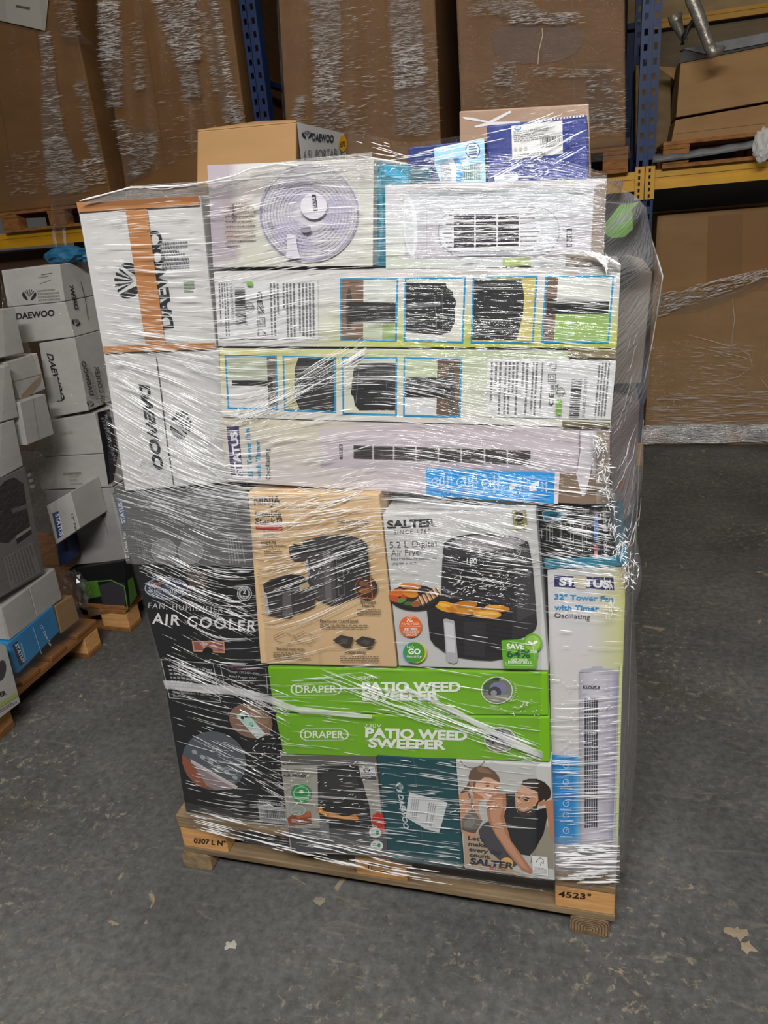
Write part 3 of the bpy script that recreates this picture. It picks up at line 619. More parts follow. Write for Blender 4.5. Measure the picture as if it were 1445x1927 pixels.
# 8 upright tower fan carton
TQ = [(1030, 1073), (1178, 1067), (1160, 1637), (1043, 1641)]
F = carton('tower_fan_carton', 'tall white tower fan carton standing upright at the pallet corner', 'box', TQ, RIGHT, .26, WHITE, G, zmin=.2045)
def bg8(u, v):
    w_ = lerp((206, 206, 208), (214, 208, 208), min(1, v * 3)); t = max(0, min(1, (u - .55) / .45)) * max(0, min(1, 1.15 - v * 1.6)); c = lerp(w_, lerp((214, 204, 150), (184, 196, 96), min(1, v * 3)), t)
    return c
F.grid('printed_background', bg8, 12, 24)
F.pic('brand_label', [([(1043, 1083), (1154, 1087), (1156, 1111), (1043, 1104)], NAVY)])
F.text('STATUS', (1052, 1101), (1147, 1106), 13, (226, 226, 230), .05, 'brand_text')
F.pic('masking_tape', [([(1079, 1082), (1103, 1083), (1106, 1096), (1102, 1109), (1084, 1108), (1080, 1098)], (196, 190, 170))], 'scrap of beige tape')
F.text('32" Tower Fan', (1043, 1127), (1154, 1132), 9, CYAN, .025, 'printed_title'); F.text('with Timer', (1043, 1147), (1127, 1149.5), 9, CYAN, .025, 'printed_title'); F.text('Oscillating', (1043, 1162), (1110, 1166), 9, (60, 60, 66), 0, 'printed_title')
z = Z(1030, 1040, 4.819)
F.grid('tower_fan_picture', lambda u, v: lerp((168, 164, 172), (206, 200, 212), math.sin(math.pi * min(1, u * 1.15)) ** .6) if u < .8 else lerp((196, 192, 206), (150, 148, 178), (u - .8) * 5), 12, 8, [(1089, 1266), (1163, 1264), (1152, 1606), (1091, 1606)])
F.pic('fan_top_picture', [(z([(285, 1085), (300, 1060), (400, 1045), (410, 1030), (500, 1030), (505, 1048), (600, 1052), (642, 1085)]), (178, 178, 190))])
F.pic('fan_label_picture', [([(1097, 1290), (1128, 1291), (1128, 1297), (1097, 1296)], (58, 56, 66))]); F.text('STATUS', (1100, 1295), (1125, 1296), 3.5, (220, 220, 224), .02, 'brand_text')
vq = [(1100, 1313), (1126, 1313), (1125, 1560), (1100, 1560)]; vv = []
for i in range(6):
    for j in range(8): vv.append((sub(vq, i / 6, j / 8 + .006, i / 6 + .11, (j + 1) / 8 - .008), (52, 54, 62)))
F.pic('vent_picture', vv)
F.grid('feature_panel', lambda u, v: lerp((34, 140, 206), (150, 196, 226), max(0, (u - .75) * 3)), 8, 2, [(1036, 1420), (1090, 1424), (1091, 1592), (1044, 1586)])
ic = []
for k, yy in enumerate((1440, 1472, 1512, 1534, 1563)):
    ic += ring(1065, yy, 6, 6, 1, (216, 232, 242)); ic += stroke([(1065, yy), (1068, yy - 3)], .8, (216, 232, 242)); ic += small_print([(1053, yy + 9), (1077, yy + 10), (1077, yy + 14), (1053, yy + 13)], 1, (206, 226, 238), fillv=.6, seed=k)
F.pic('feature_icons', ic)
F.pic('printed_edge', [([(1166, 1250), (1171, 1250), (1163, 1600), (1157, 1600)], (206, 214, 164))])

# 9, 10 green patio weed sweeper cartons
def green(quad, lab, oval, tx, v230, t1, t2, cc, Y, r_):
    F = carton('weed_sweeper_carton', lab, 'box', quad, Y, .36, noisy('bright_green_card', (108, 168, 24), (120, 180, 34), (4, 4, 4), .4), G)
    q = rrect(oval, (.16, .45)); n = len(q); c0 = (sum(p[0] for p in q) / n, sum(p[1] for p in q) / n)
    F.pic('logo_frame', [([q[k], q[(k + 1) % n], lerp(q[(k + 1) % n], c0, .07), lerp(q[k], c0, .07)], (228, 236, 214)) for k in range(n)])
    F.text('DRAPER', *tx, 13, (232, 238, 220), .02, 'printed_brand'); F.text('230V', *v230, 7, (226, 234, 210), 0, 'printed_voltage')
    F.text('PATIO WEED', *t1, 16.5, (236, 240, 228), .045, 'printed_title'); F.text('SWEEPER', *t2, 16, (236, 240, 228), .045, 'printed_title')
    x, y = cc
    F.pic('sweeper_picture', [(ell(x, y, 30, r_), (120, 128, 110)), ([(x - 26, y - 10), (x - 6, y - r_ + 2), (x + 8, y - r_ + 1), (x - 2, y - 4), (x - 24, y + 4)], (70, 96, 60)), (ell(x + 2, y - 3, 16, r_ * .5), (126, 126, 160)), (ell(x - 4, y + 4, 12, r_ * .42), (64, 66, 78)), (ell(x - 6, y + 5, 6, 5), (150, 150, 156)), ([(x - 24, y + 10), (x + 24, y + 8), (x + 14, y + r_ * .8), (x - 10, y + r_ * .9)], (150, 146, 136)), ([(x - 10, y - r_ + 2), (x + 6, y - r_ + 1), (x + 4, y - r_ + 6), (x - 8, y - r_ + 6)], (40, 40, 40))] + ring(x, y, 30, r_, 2, (220, 228, 210)))
    F.pic('round_caption', [(lerp2, (200, 222, 160)) for lerp2 in [[(x + 31.5 * math.cos(t) + 3, y + (r_ + 1) * math.sin(t)), (x + 34 * math.cos(t) + 3, y + (r_ + 3) * math.sin(t)), (x + 34 * math.cos(t + .07) + 3, y + (r_ + 3) * math.sin(t + .07)), (x + 31.5 * math.cos(t + .07) + 3, y + (r_ + 1) * math.sin(t + .07))] for t in [-.5 + k * .12 for k in range(12)]]])
green([(503, 1256), (1030, 1266), (1032, 1347), (515, 1341)], 'bright green patio weed sweeper carton directly under the two fryer cartons', [(546, 1286), (643, 1284), (643, 1308), (547, 1309)], ((556, 1304), (634, 1303)), ((675, 1280), (707, 1279)), ((681, 1301), (867, 1301)), ((681, 1318), (827, 1317)), (935, 1299), MID, 26)
green([(517, 1345), (1033, 1350), (1035, 1434), (533, 1420)], 'bright green patio weed sweeper carton, lower of the two green ones', [(563, 1371), (655, 1371), (657, 1393), (565, 1394)], ((573, 1388.5), (647, 1389)), ((685, 1369), (718, 1369.5)), ((687, 1387), (879, 1393)), ((693, 1406), (839, 1410)), (941, 1392), MID - .002, 24)

# 11 small air fryer carton
F = carton('air_fryer_carton', 'grey carton showing a fryer with chips and a red pepper, low on the pallet', 'box', [(526, 1422), (706, 1423), (727, 1612), (546, 1605)], MID, .3, noisy('warm_grey_card', (160, 156, 148), (170, 166, 158), (4, 4, 4), .45), G)
z = Z(500, 1400, 3.803)
F.pic('fryer_picture', [(z([(105, 85), (790, 85), (795, 150), (700, 150), (120, 150)]), (96, 94, 90)), (z([(370, 160), (660, 150), (740, 440), (760, 600), (600, 640), (400, 600), (375, 450)]), (38, 38, 40)), (z([(400, 200), (640, 190), (690, 400), (380, 420)]), (52, 52, 54)), (z([(160, 600), (870, 610), (870, 790), (190, 770)]), (84, 84, 88)), (z([(380, 540), (450, 540), (460, 690), (400, 680)]), (120, 120, 124))])
F.pic('chips_picture', [(z([(362, 478), (395, 440), (410, 478), (500, 500), (560, 520), (640, 505), (668, 530), (655, 548), (560, 540), (430, 520)]), (206, 130, 50)), (z([(395, 440), (408, 478), (430, 510), (380, 490)]), (222, 160, 70)), (z([(460, 498), (600, 530), (590, 536), (450, 512)]), (230, 160, 70))])
F.pic('snack_picture', [(z([(155, 530), (200, 500), (320, 480), (328, 570), (165, 590)]), (140, 74, 50)), (z([(200, 505), (320, 480), (322, 520), (230, 530)]), (176, 104, 60))])
F.pic('pepper_picture', [(z([(756, 560), (765, 510), (800, 490), (840, 505), (850, 560), (850, 620), (830, 640), (790, 600)]), (196, 44, 44)), (z([(785, 545), (815, 540), (820, 570), (790, 580)]), (96, 110, 50))])
F.text('2.5 LITRE', (530, 1451), (572, 1453), 5, (130, 128, 122), .01, 'printed_title'); F.text('AIR FRYER', (532, 1461), (576, 1463), 5, (60, 60, 60), .02, 'printed_title')
F.pic('green_badge', [(ell(567, 1493, 19.5, 17.5, 15), (48, 146, 78)), (ell(567, 1490, 4, 4), (190, 220, 190))] + ring(567, 1493, 15, 13, 1.2, (190, 222, 196)) + stroke([(556, 1500), (580, 1502)], 2, (200, 226, 204)))
F.pic('grey_badge', [(ell(561, 1525, 14, 9.5, 12), (150, 160, 150))] + ring(561, 1525, 14, 9.5, 1, (210, 214, 208)))
F.pic('brand_label', [([(676, 1445), (705, 1443), (709, 1470), (680, 1466)], (206, 206, 204)), ([(680, 1461), (707, 1461), (709, 1469), (680, 1466)], (70, 70, 74))] + petals(690, 1450, 6, 90, (40, 44, 46))); F.text('DAEWOO', (680, 1459), (705, 1459), 3.4, (50, 52, 56), .02, 'brand_text')
for cx, cy in ((706, 1567), (709, 1591)): F.pic('oil_badge', [(ell(cx, cy, 12, 9.5, 10), (222, 226, 222)), (ell(cx + 4, cy, 3, 4.5), (60, 140, 80))] + small_print([(cx - 8, cy - 5), (cx, cy - 5), (cx, cy + 5), (cx - 8, cy + 5)], 3, (70, 140, 90)))

# 12 dark teal carton
F = carton('teal_carton', 'dark teal carton with a torn white sticker, low on the pallet', 'box', [(708, 1421), (856, 1431), (873, 1633), (733, 1621)], MID - .004, .3, noisy('dark_teal_card', (14, 70, 78), (22, 80, 88), (4, 4, 4), .45), G)
F.pic('printed_emblem', petals(751, 1482, 9, 10, (196, 206, 208)))
F.text('DAEWOO', (749, 1495), (760, 1559), 9.5, (206, 212, 214), .03, 'printed_brand', up=(.98, .17))
F.pic('flap_line', stroke([(778, 1426), (800, 1626)], 1, (60, 104, 110)))
F.pic('torn_sticker', [([(770, 1491), (778, 1493), (842, 1510), (834, 1540), (826, 1567), (800, 1560), (789, 1553), (775, 1545), (763, 1538)], (212, 214, 214))] + small_print([(775, 1500), (790, 1504), (784, 1540), (770, 1536)], 4, (150, 154, 156), True) + small_print([(806, 1510), (822, 1514), (812, 1556), (800, 1552)], 4, (150, 154, 156), True, seed=8))

# 13 scale carton with the couple picture
F = carton('scale_carton', 'white carton printed with a smiling couple in sports clothes, at the pallet front', 'box', [(857, 1431), (1037, 1441), (1044, 1658), (874, 1635)], MID - .006, .3, WHITE, G)
z = Z(840, 1400, 3.803); SK = (206, 152, 118); SK2 = (186, 126, 94); SKL = (222, 176, 146)
F.pic('printed_background', [(z([(70, 125), (735, 165), (770, 970), (130, 882)]), (196, 196, 192)), (z([(640, 640), (715, 560), (765, 700), (768, 900), (600, 850)]), (150, 144, 128)), (z([(120, 640), (240, 630), (340, 760), (420, 880), (620, 960), (132, 880)]), (186, 164, 140))])
F.pic('wall_hoop', ring(889, 1424, 25, 22, 1.5, (110, 110, 112), t0=20, t1=160))
F.pic('woman_picture', [(z([(165, 265), (195, 290), (160, 335), (115, 358), (95, 352), (135, 310)]), (104, 80, 62)),
    (z([(88, 362), (150, 340), (200, 385), (240, 405), (225, 450), (235, 500), (255, 545), (235, 600), (205, 645), (190, 690), (150, 660), (106, 630), (96, 470)]), SK),
    (z([(180, 262), (250, 232), (330, 245), (384, 275), (384, 310), (372, 350), (340, 392), (306, 413), (272, 404), (235, 418), (198, 392), (180, 320)]), SKL),
    (z([(180, 320), (198, 392), (235, 418), (272, 404), (262, 380), (210, 350)]), SK2),
    (z([(158, 232), (172, 190), (205, 165), (245, 157), (300, 168), (345, 195), (376, 235), (385, 278), (350, 262), (310, 240), (270, 238), (240, 262), (212, 275), (200, 320), (186, 300), (180, 265), (162, 270)]), (112, 86, 66)),
    (z([(215, 172), (250, 164), (300, 185), (330, 215), (280, 210), (230, 200)]), (142, 112, 86)),
    (ell(840 + 180 / 3.803, 1400 + 280 / 3.803, 4, 5), SK2),
    (z([(270, 300), (300, 292), (315, 303), (290, 308)]), (84, 58, 46)), (z([(340, 308), (366, 312), (372, 322), (345, 318)]), (84, 58, 46)), (z([(264, 284), (300, 276), (318, 286), (300, 284)]), (104, 76, 58)), (z([(338, 296), (370, 300), (376, 308), (345, 304)]), (104, 76, 58)),
    (z([(318, 310), (334, 338), (318, 346), (306, 338)]), SK), (z([(272, 348), (300, 358), (336, 362), (318, 378), (288, 370)]), (244, 236, 228)), (z([(268, 344), (300, 354), (338, 358), (338, 364), (300, 360), (270, 350)]), (176, 92, 84)),
    (z([(108, 545), (150, 500), (178, 470), (170, 410), (150, 350), (164, 348), (190, 420), (196, 470), (245, 540), (258, 548), (230, 600), (206, 640), (150, 628), (108, 610)]), (118, 112, 106)), (z([(125, 560), (170, 520), (200, 520), (210, 560), (180, 600), (130, 595)]), (138, 132, 126)), (z([(108, 595), (150, 612), (222, 612), (206, 640), (150, 630), (108, 612)]), (92, 86, 82))])
F.pic('man_picture', [(z([(228, 622), (262, 575), (300, 552), (350, 620), (430, 760), (520, 860), (480, 880), (400, 850), (310, 770), (248, 690)]), (74, 72, 78)),
    (z([(405, 540), (420, 470), (424, 355), (490, 356), (505, 430), (560, 520), (640, 470), (715, 458), (722, 520), (695, 640), (640, 745), (596, 800), (530, 790), (460, 690)]), (38, 38, 42)),
    (z([(285, 425), (320, 375), (370, 356), (424, 356), (430, 430), (412, 520), (440, 620), (460, 690), (540, 800), (622, 912), (604, 934), (540, 905), (430, 770), (350, 650), (300, 550), (288, 480)]), SK2),
    (z([(310, 440), (350, 380), (400, 372), (405, 460), (380, 520), (420, 640), (520, 800), (590, 905), (540, 880), (430, 750), (350, 630), (315, 520)]), SK),
    (z([(706, 410), (762, 396), (766, 560), (768, 700), (735, 640), (722, 520)]), SK2),
    (z([(490, 385), (510, 330), (545, 290), (600, 320), (662, 345), (668, 400), (640, 470), (600, 510), (548, 526), (510, 490), (494, 450)]), SK),
    (z([(545, 290), (600, 320), (640, 335), (590, 360), (530, 350), (515, 325)]), SKL),
    (z([(500, 452), (520, 478), (552, 486), (592, 474), (632, 440), (662, 398), (652, 450), (630, 490), (592, 514), (546, 526), (514, 494)]), (70, 52, 44)), (z([(516, 452), (548, 464), (588, 448), (570, 470), (538, 474)]), (222, 200, 190)),
    (z([(490, 385), (505, 415), (520, 420), (528, 405), (510, 385)]), SKL), (z([(545, 388), (580, 398), (592, 412), (562, 408)]), (60, 44, 38)), (z([(540, 374), (584, 380), (600, 396), (575, 390)]), (64, 46, 40)), (z([(508, 376), (522, 380), (526, 392), (512, 388)]), (60, 44, 38)),
    (z([(535, 290), (548, 262), (590, 250), (645, 250), (700, 272), (738, 310), (748, 345), (742, 385), (705, 410), (700, 395), (660, 420), (655, 372), (648, 340), (600, 322), (560, 300)]), (54, 44, 40)), (z([(560, 270), (620, 258), (680, 280), (640, 290), (590, 286)]), (84, 70, 62)),
    (ell(840 + 685 / 3.803, 1400 + 425 / 3.803, 8, 4, -15), SK2)])
F.pic('sun_disc', [(ell(953, 1625, 12.5, 11.5), (236, 178, 110))]); F.pic('red_dot', [(ell(925, 1634, 4.5, 3), (196, 50, 50))])
for t, a, b_ in (("Let's", (880.5, 1580), (911, 1583.5)), ('make', (881, 1591), (915.5, 1594.5)), ('every day', (882, 1601), (944, 1609)), ('count.', (883, 1611.5), (923, 1615.5))): F.text(t, a, b_, 7, (52, 58, 72), .025, 'printed_slogan')
F.text('SALTER', (884, 1625), (966, 1635), 10.5, (40, 56, 76), .035, 'printed_brand'); F.text('1760', (932, 1636), (951, 1638.5), 4, (120, 90, 70), 0, 'printed_year')
F.pic('forest_label', [(z([(612, 800), (722, 810), (728, 944), (618, 935)]), (226, 226, 224))] + stroke(z([(640, 850), (650, 828), (672, 815), (692, 830), (694, 855), (678, 848), (672, 868)]), 1.1, (60, 62, 64)) + small_print(z([(630, 880), (715, 888), (722, 936), (624, 930)]), 5, (150, 150, 150)))

# 14 lowest horizontal tower fan carton
Q14 = [(415, 787), (1147, 807), (1147, 951), (426, 906)]
F = carton('tower_fan_carton', 'long lilac tower fan carton lying lowest of the three, with blue feature panel', 'box', Q14, TOP, .4, WHITE, G)
def bg14(u, v):
    a = lerp((204, 196, 176), (198, 192, 190), min(1, v * 1.2)); return lerp(a, (196, 184, 190), max(0, min(1, (u - .25) * 6)))
F.grid('printed_background', bg14, 24, 6)
F.grid('tower_fan_picture', lambda u, v: lerp(lerp((200, 188, 196), (180, 170, 178), v), (206, 200, 206), .4 * math.sin(math.pi * v)), 8, 8, [(600, 806), (1098, 817), (1092, 888), (604, 880)])
F.pic('brand_label', [([(426, 802), (449, 802), (457, 899), (435, 897)], (72, 66, 106))])
F.text('STATUS', (456, 893), (445, 812), 12, (226, 222, 226), .045, 'brand_text')
F.text('32" Tower Fan', (476, 899), (469, 806), 8.5, (52, 150, 196), .025, 'printed_title'); F.text('with Timer', (491, 901), (488, 828), 8, (52, 150, 196), .025, 'printed_title'); F.text('Oscillating', (509, 902), (506, 844), 8.5, (76, 72, 76), 0, 'printed_title')
F.pic('fan_label_picture', [([(638, 836), (644, 836), (644, 863), (639, 863)], (84, 78, 84))]); F.text('STATUS', (643, 860), (642.4, 839), 3, (210, 205, 210), .02, 'brand_text')
vv = []; xs = [664, 702, 741, 783, 825, 868, 912, 955, 1000]
for i in range(8):
    q = [(xs[i] + 1, 838 + (xs[i] - 664) * .03), (xs[i + 1] - 2, 838 + (xs[i + 1] - 664) * .03), (xs[i + 1] - 2, 863 + (xs[i + 1] - 664) * .036), (xs[i] + 1, 863 + (xs[i] - 664) * .036)]
    for j in range(6): vv.append((sub(q, 0, j / 6, 1, j / 6 + .1), (66, 60, 62)))
F.pic('vent_picture', vv)
F.pic('wood_floor_picture', [([(1050, 890), (1130, 893), (1126, 949), (1048, 946)], (128, 108, 92)), ([(1122, 812), (1146, 812), (1146, 949), (1122, 948)], (150, 136, 122))])
F.pic('fan_base_picture', [([(1090, 811), (1117, 811), (1115, 860), (1110, 910), (1101, 932), (1095, 934), (1089, 912), (1083, 889), (1090, 850)], (206, 200, 206)), ([(1114, 870), (1116, 860), (1110, 910), (1100, 930), (1108, 905)], (120, 108, 104))] + stroke([(1091, 812), (1091, 850), (1085, 888)], 1.2, (60, 56, 60)))
BP = [(802, 881), (1052, 890), (1050, 948), (802, 933)]
F.pic('feature_panel', [(BP, SKY), ([(1044, 890), (1053, 890), (1050, 948), (1042, 948)], (214, 206, 210))])
ic = []
for t in (.19, .38, .57, .74): ic += stroke([bil(BP, t, .1), bil(BP, t, .85)], .7, (150, 200, 232))
for k, (x, y) in enumerate(((820, 907), (867, 908), (914, 910))): ic += ring(x, y, 8, 8, 1.3, (222, 236, 246)) + stroke([(x, y), (x + 3, y - 3)], 1.2, (222, 236, 246)) + stroke([(x + 9, y - 6), (x + 9, y + 6)], 1.2, (222, 236, 246))
for y in (903, 911): pass
ic += [([(957, 915), (966, 908), (970, 920), (960, 922)], (222, 236, 246)), ([(996, 914), (1004, 908), (1014, 906), (1014, 916), (1008, 914), (1010, 924), (996, 924)], (222, 236, 246))]
F.pic('feature_icons', ic)
for t, x, y0_, y1_ in (('3 Speed', 837, 919, 896), ('Settings', 844, 919, 896), ('Timer', 884, 918, 898), ('Function', 891, 923, 896), ('Oscillation', 932, 927, 896), ('Setting', 939, 922, 902), ('Portable', 981, 927, 902), ('Carry', 1023, 924, 908), ('Handle', 1030, 927, 907)): F.text(t, (x, y0_), (x - .6, y1_), 4.5, (226, 238, 246), .005, 'feature_text')

# 15, 16 horizontal tower fan cartons seen from the back
def framed(F, q, polys, nm='framed_picture'):
    F.pic(nm, polys + stroke(q, 3.2, (36, 140, 190), True))
BK = (44, 44, 46); BR = (104, 86, 72)
Q15 = [(413, 656), (1160, 661), (1148, 805), (418, 785)]
F = carton('tower_fan_carton', 'long tower fan carton lying in the middle of three, white panel at its far right', 'box', Q15, TOP, .4, WHITE, G)
F.grid('printed_background', lambda u, v: lerp(lerp((206, 200, 140), (178, 190, 160), min(1, u * 1.4)), (208, 206, 200), min(1, max(0, v * 1.5 - .2) if u < .35 else v)), 20, 8)
q = [(424, 669), (519, 671), (522, 770), (430, 768)]
framed(F, q, [(sub(q, 0, 0, .82, .45), (176, 182, 160)), (sub(q, 0, .45, .82, 1), (204, 202, 200)), (sub(q, .82, 0, 1, 1), (110, 98, 88)), (sub(q, .1, .46, .85, .57), (50, 48, 48)), (sub(q, .82, .4, .92, .66), (60, 54, 50))])
q = [(533, 671), (630, 673), (631, 775), (536, 772)]
framed(F, q, [(sub(q, 0, 0, 1, 1), (188, 184, 144)), ([bil(q, a, b) for a, b in ((.3, 0), (1, 0), (1, 1), (.3, 1), (.22, .8), (.2, .5), (.22, .2))], (56, 56, 54)), (ell(578, 722, 12, 28), (70, 70, 68))] + stroke([bil(q, .6, .1), bil(q, .7, .4)], 1, (120, 120, 116)) + stroke([bil(q, .75, .05), bil(q, .88, .35)], 1.3, (130, 130, 126)))
q = [(645, 673), (746, 674), (745, 781), (646, 778)]
framed(F, q, [(sub(q, 0, 0, 1, 1), (200, 200, 184)), ([bil(q, a, b) for a, b in ((.3, .1), (1, .08), (1, .92), (.3, .94), (.22, .85), (.16, .5), (.2, .2))], BK), (ell(664, 737, 4, 8), BK), ([bil(q, a, b) for a, b in ((.5, .57), (1, .58), (1, .64), (.5, .62))], (84, 84, 84))] + stroke([bil(q, .3, .2), bil(q, .24, .8)], 1, (120, 120, 120)) + stroke([bil(q, .8, .3), bil(q, .82, .55)], .8, (110, 110, 110)))
q = [(761, 674), (868, 675), (865, 784), (760, 782)]
framed(F, q, [(sub(q, 0, 0, .58, .33), (180, 190, 158)), (sub(q, 0, .68, .58, 1), (206, 206, 204)), (sub(q, .58, 0, 1, 1), BR), (ell(849, 730, 7, 42), (70, 72, 70)), (sub(q, 0, .33, .82, .68), (42, 42, 44)), (sub(q, 0, .42, .8, .5), (64, 64, 66))])
def info(F, pn, cols, rot):
    q = pn
    F.pic('information_panel', [(q, (206, 206, 206))]); P = []
    for k, (a, b, n) in enumerate(cols): P += small_print(sub(q, a, .06, b, .95), n, (110, 110, 112), True, .5, k + 20)
    F.pic('small_print', P)
    F.text('CE', bil(q, *rot['ce'][0]), bil(q, *rot['ce'][1]), 9, (60, 60, 62), .01, 'approval_mark', spacing=1.2)
    F.text('UK', bil(q, *rot['uk'][0]), bil(q, *rot['uk'][1]), 6.5, (60, 60, 62), .01, 'approval_mark'); F.text('CA', bil(q, *rot['ca'][0]), bil(q, *rot['ca'][1]), 6.5, (60, 60, 62), .01, 'approval_mark')
    u, v = rot['sq']; c = bil(q, u, v); F.pic('approval_mark', stroke([(c[0] - 7, c[1] - 7), (c[0] + 7, c[1] - 7), (c[0] + 7, c[1] + 7), (c[0] - 7, c[1] + 7)], 1.2, (70, 70, 72), True) + stroke([(c[0] - 3.5, c[1] - 3.5), (c[0] + 3.5, c[1] - 3.5), (c[0] + 3.5, c[1] + 3.5), (c[0] - 3.5, c[1] + 3.5)], 1, (70, 70, 72), True))
    u, v = rot['hs']; c = bil(q, u, v); s_ = rot['d']; F.pic('approval_mark', stroke([(c[0] + 6 * s_, c[1] - 6), (c[0] + 6 * s_, c[1] + 6), (c[0] - 1 * s_, c[1] + 6), (c[0] - 8 * s_, c[1]), (c[0] - 1 * s_, c[1] - 6)], 1.2, (70, 70, 72), True))
    u, v = rot['ring']; c = bil(q, u, v); F.pic('approval_mark', ring(c[0], c[1], 8, 8, 1.5, (110, 110, 112)) + stroke([(c[0] - 8, c[1]), (c[0] + 8, c[1])], 2, (110, 110, 112)))
    F.pic('recycling_mark', [(sub(q, *rot['gr']), (126, 170, 86))])
    F.pic('barcode', bars(sub(q, *rot['bc']), 26, (50, 50, 52), True))
    F.text('5 022822 224131', bil(q, *rot['no'][0]), bil(q, *rot['no'][1]), 5, (70, 70, 72), 0, 'barcode_number')
info(F, [(917, 675), (1160, 676), (1149, 790), (914, 784)], ((.02, .12, 3), (.13, .25, 4), (.265, .33, 2), (.345, .4, 2), (.42, .44, 1), (.86, .96, 4)),
     dict(ce=((.535, .78), (.53, .58)), uk=((.53, .55), (.53, .42)), ca=((.565, .55), (.565, .42)), sq=(.51, .32), hs=(.51, .11), d=1, ring=(.585, .55), gr=(.555, .68, .60, .95), bc=(.665, .34, .745, .95), no=((.79, .98), (.785, .3))))
F.pic('end_band', [([(1068, 656), (1160, 657), (1160, 674), (1070, 672)], (130, 118, 90)), ([(1058, 792), (1148, 795), (1148, 805), (1058, 803)], (110, 100, 72))])
Q16 = [(402, 511), (1168, 501), (1160, 655), (411, 651)]
F = carton('tower_fan_carton', 'long tower fan carton lying topmost of three, four blue framed pictures to its right', 'box', Q16, TOP, .4, WHITE, G)
F.grid('printed_background', lambda u, v: lerp((204, 202, 200), (178, 186, 92), max(0, min(1, (v - .35) * 1.7)) * max(0, min(1, (u - .2) * 4))), 20, 10)
q = [(641, 525), (748, 525), (745, 642), (642, 639)]
framed(F, q, [(sub(q, 0, 0, .4, 1), (120, 96, 80)), (sub(q, .4, 0, 1, .34), (200, 204, 196)), (sub(q, .4, .7, 1, 1), (186, 192, 170)), (sub(q, .75, .7, 1, 1), (152, 172, 118)), (ell(657, 582, 6, 40), (74, 66, 62)), (sub(q, .13, .38, .98, .71), (46, 46, 46)), (sub(q, .2, .45, .98, .5), (66, 66, 66))])
q = [(763, 525), (875, 523), (870, 644), (761, 641)]
framed(F, q, [(sub(q, 0, 0, 1, 1), (206, 206, 198)), ([bil(q, a, b) for a, b in ((0, .06), (.68, .08), (.7, .15), (.8, .2), (.85, .45), (.85, .7), (.78, .85), (.62, .9), (0, .86))], BK), (ell(853, 570, 5, 10), BK), (ell(850, 600, 6, 14), (56, 56, 58)), ([bil(q, a, b) for a, b in ((0, .4), (.6, .36), (.6, .44), (0, .48))], (110, 110, 112))] + stroke([bil(q, .5, .3), bil(q, .55, .8)], 1, (120, 120, 122)) + stroke([bil(q, .62, .2), bil(q, .66, .85)], 1, (100, 100, 102)))
q = [(891, 523), (1010, 521), (1002, 644), (887, 644)]
framed(F, q, [(sub(q, 0, 0, 1, 1), (196, 184, 116)), ([bil(q, a, b) for a, b in ((0, .03), (.76, .03), (.82, .3), (.82, .55), (.74, .97), (0, .97))], (48, 48, 50)), (ell(972, 590, 8, 22, 10), (34, 34, 36))] + stroke([bil(q, .2, .2), bil(q, .18, .35)], 1, (96, 96, 98)) + stroke([bil(q, .15, .7), bil(q, .3, .9)], 1, (110, 110, 112)) + stroke([bil(q, .45, .15), bil(q, .65, .4)], 1, (84, 84, 86)))
q = [(1028, 521), (1154, 520), (1144, 644), (1019, 644)]
framed(F, q, [(sub(q, .18, 0, 1, .5), (206, 208, 202)), (sub(q, .18, .5, 1, 1), (146, 176, 104)), (sub(q, 0, 0, .18, 1), (112, 88, 72)), (sub(q, .08, .38, .97, .57), (40, 42, 44)), (sub(q, .04, .32, .14, .62), (56, 50, 48))])
info(F, [(406, 527), (598, 526), (599, 639), (411, 637)], ((.02, .12, 4), (.52, .62, 3), (.645, .78, 4), (.8, .97, 5)),
     dict(ce=((.40, .2), (.40, .42)), uk=((.43, .44), (.43, .58)), ca=((.395, .44), (.395, .58)), sq=(.43, .7), hs=(.43, .9), d=-1, ring=(.32, .45), gr=(.30, .03, .36, .1), bc=(.18, .12, .28, .72), no=((.13, .05), (.14, .68))))

# 17 ceramic heater carton
F = carton('fan_heater_carton', 'white carton showing a large oval vented heater, atop the long fan cartons', 'box', [(725, 348), (1141, 336), (1135, 500), (726, 506)], TOP, .3, WHITE, G)
F.grid('printed_background', lambda u, v: lerp(lerp((194, 189, 194), (202, 204, 206), min(1, v * 2)), (200, 208, 176), max(0, 1 - u * 2.5) * max(0, (v - .4))), 12, 6)
z = Z(680, 190, 2.627)
F.grid('heater_picture', lambda u, v: lerp((196, 200, 205), (184, 179, 187), v), 4, 8, [(758, 362), (1116, 352), (1112, 484), (762, 486)])
F.pic('heater_end_picture', [(ell(772, 426, 13, 57, -4), (214, 216, 218)), (ell(770, 426, 8, 48, -4), (200, 202, 206))] + stroke([(803, 380), (803, 484)], .8, (150, 150, 156)))
og = rrect([(824, 393), (1052, 389), (1052, 480), (826, 482)], (.2, .48), 8)
n = len(og); F.pic('grille_outline', [(og, (196, 198, 204))] + stroke(og, 1.6, (150, 150, 158), True))
og = rrect([(829, 397), (1018, 393), (1018, 476), (831, 478)], (.22, .48), 8)
F.pic('grille_picture', [(og, (214, 214, 218))] + [s for j in range(9) for s in stroke([(834 + abs(j - 4) * 3, 405 + j * 8.6), (1014 - abs(j - 4) * 3, 402 + j * 8.6)], 2.6, (120, 120, 130))])
sl = []
for i in range(3):
    for j in range(6): sl.append(([(854 + i * 41.5, 407 + j * 10.4), (893 + i * 41.5, 406 + j * 10.4), (893 + i * 41.5, 412.5 + j * 10.4), (854 + i * 41.5, 413.5 + j * 10.4)], (44, 42, 46)))
F.pic('vent_slots_picture', sl)
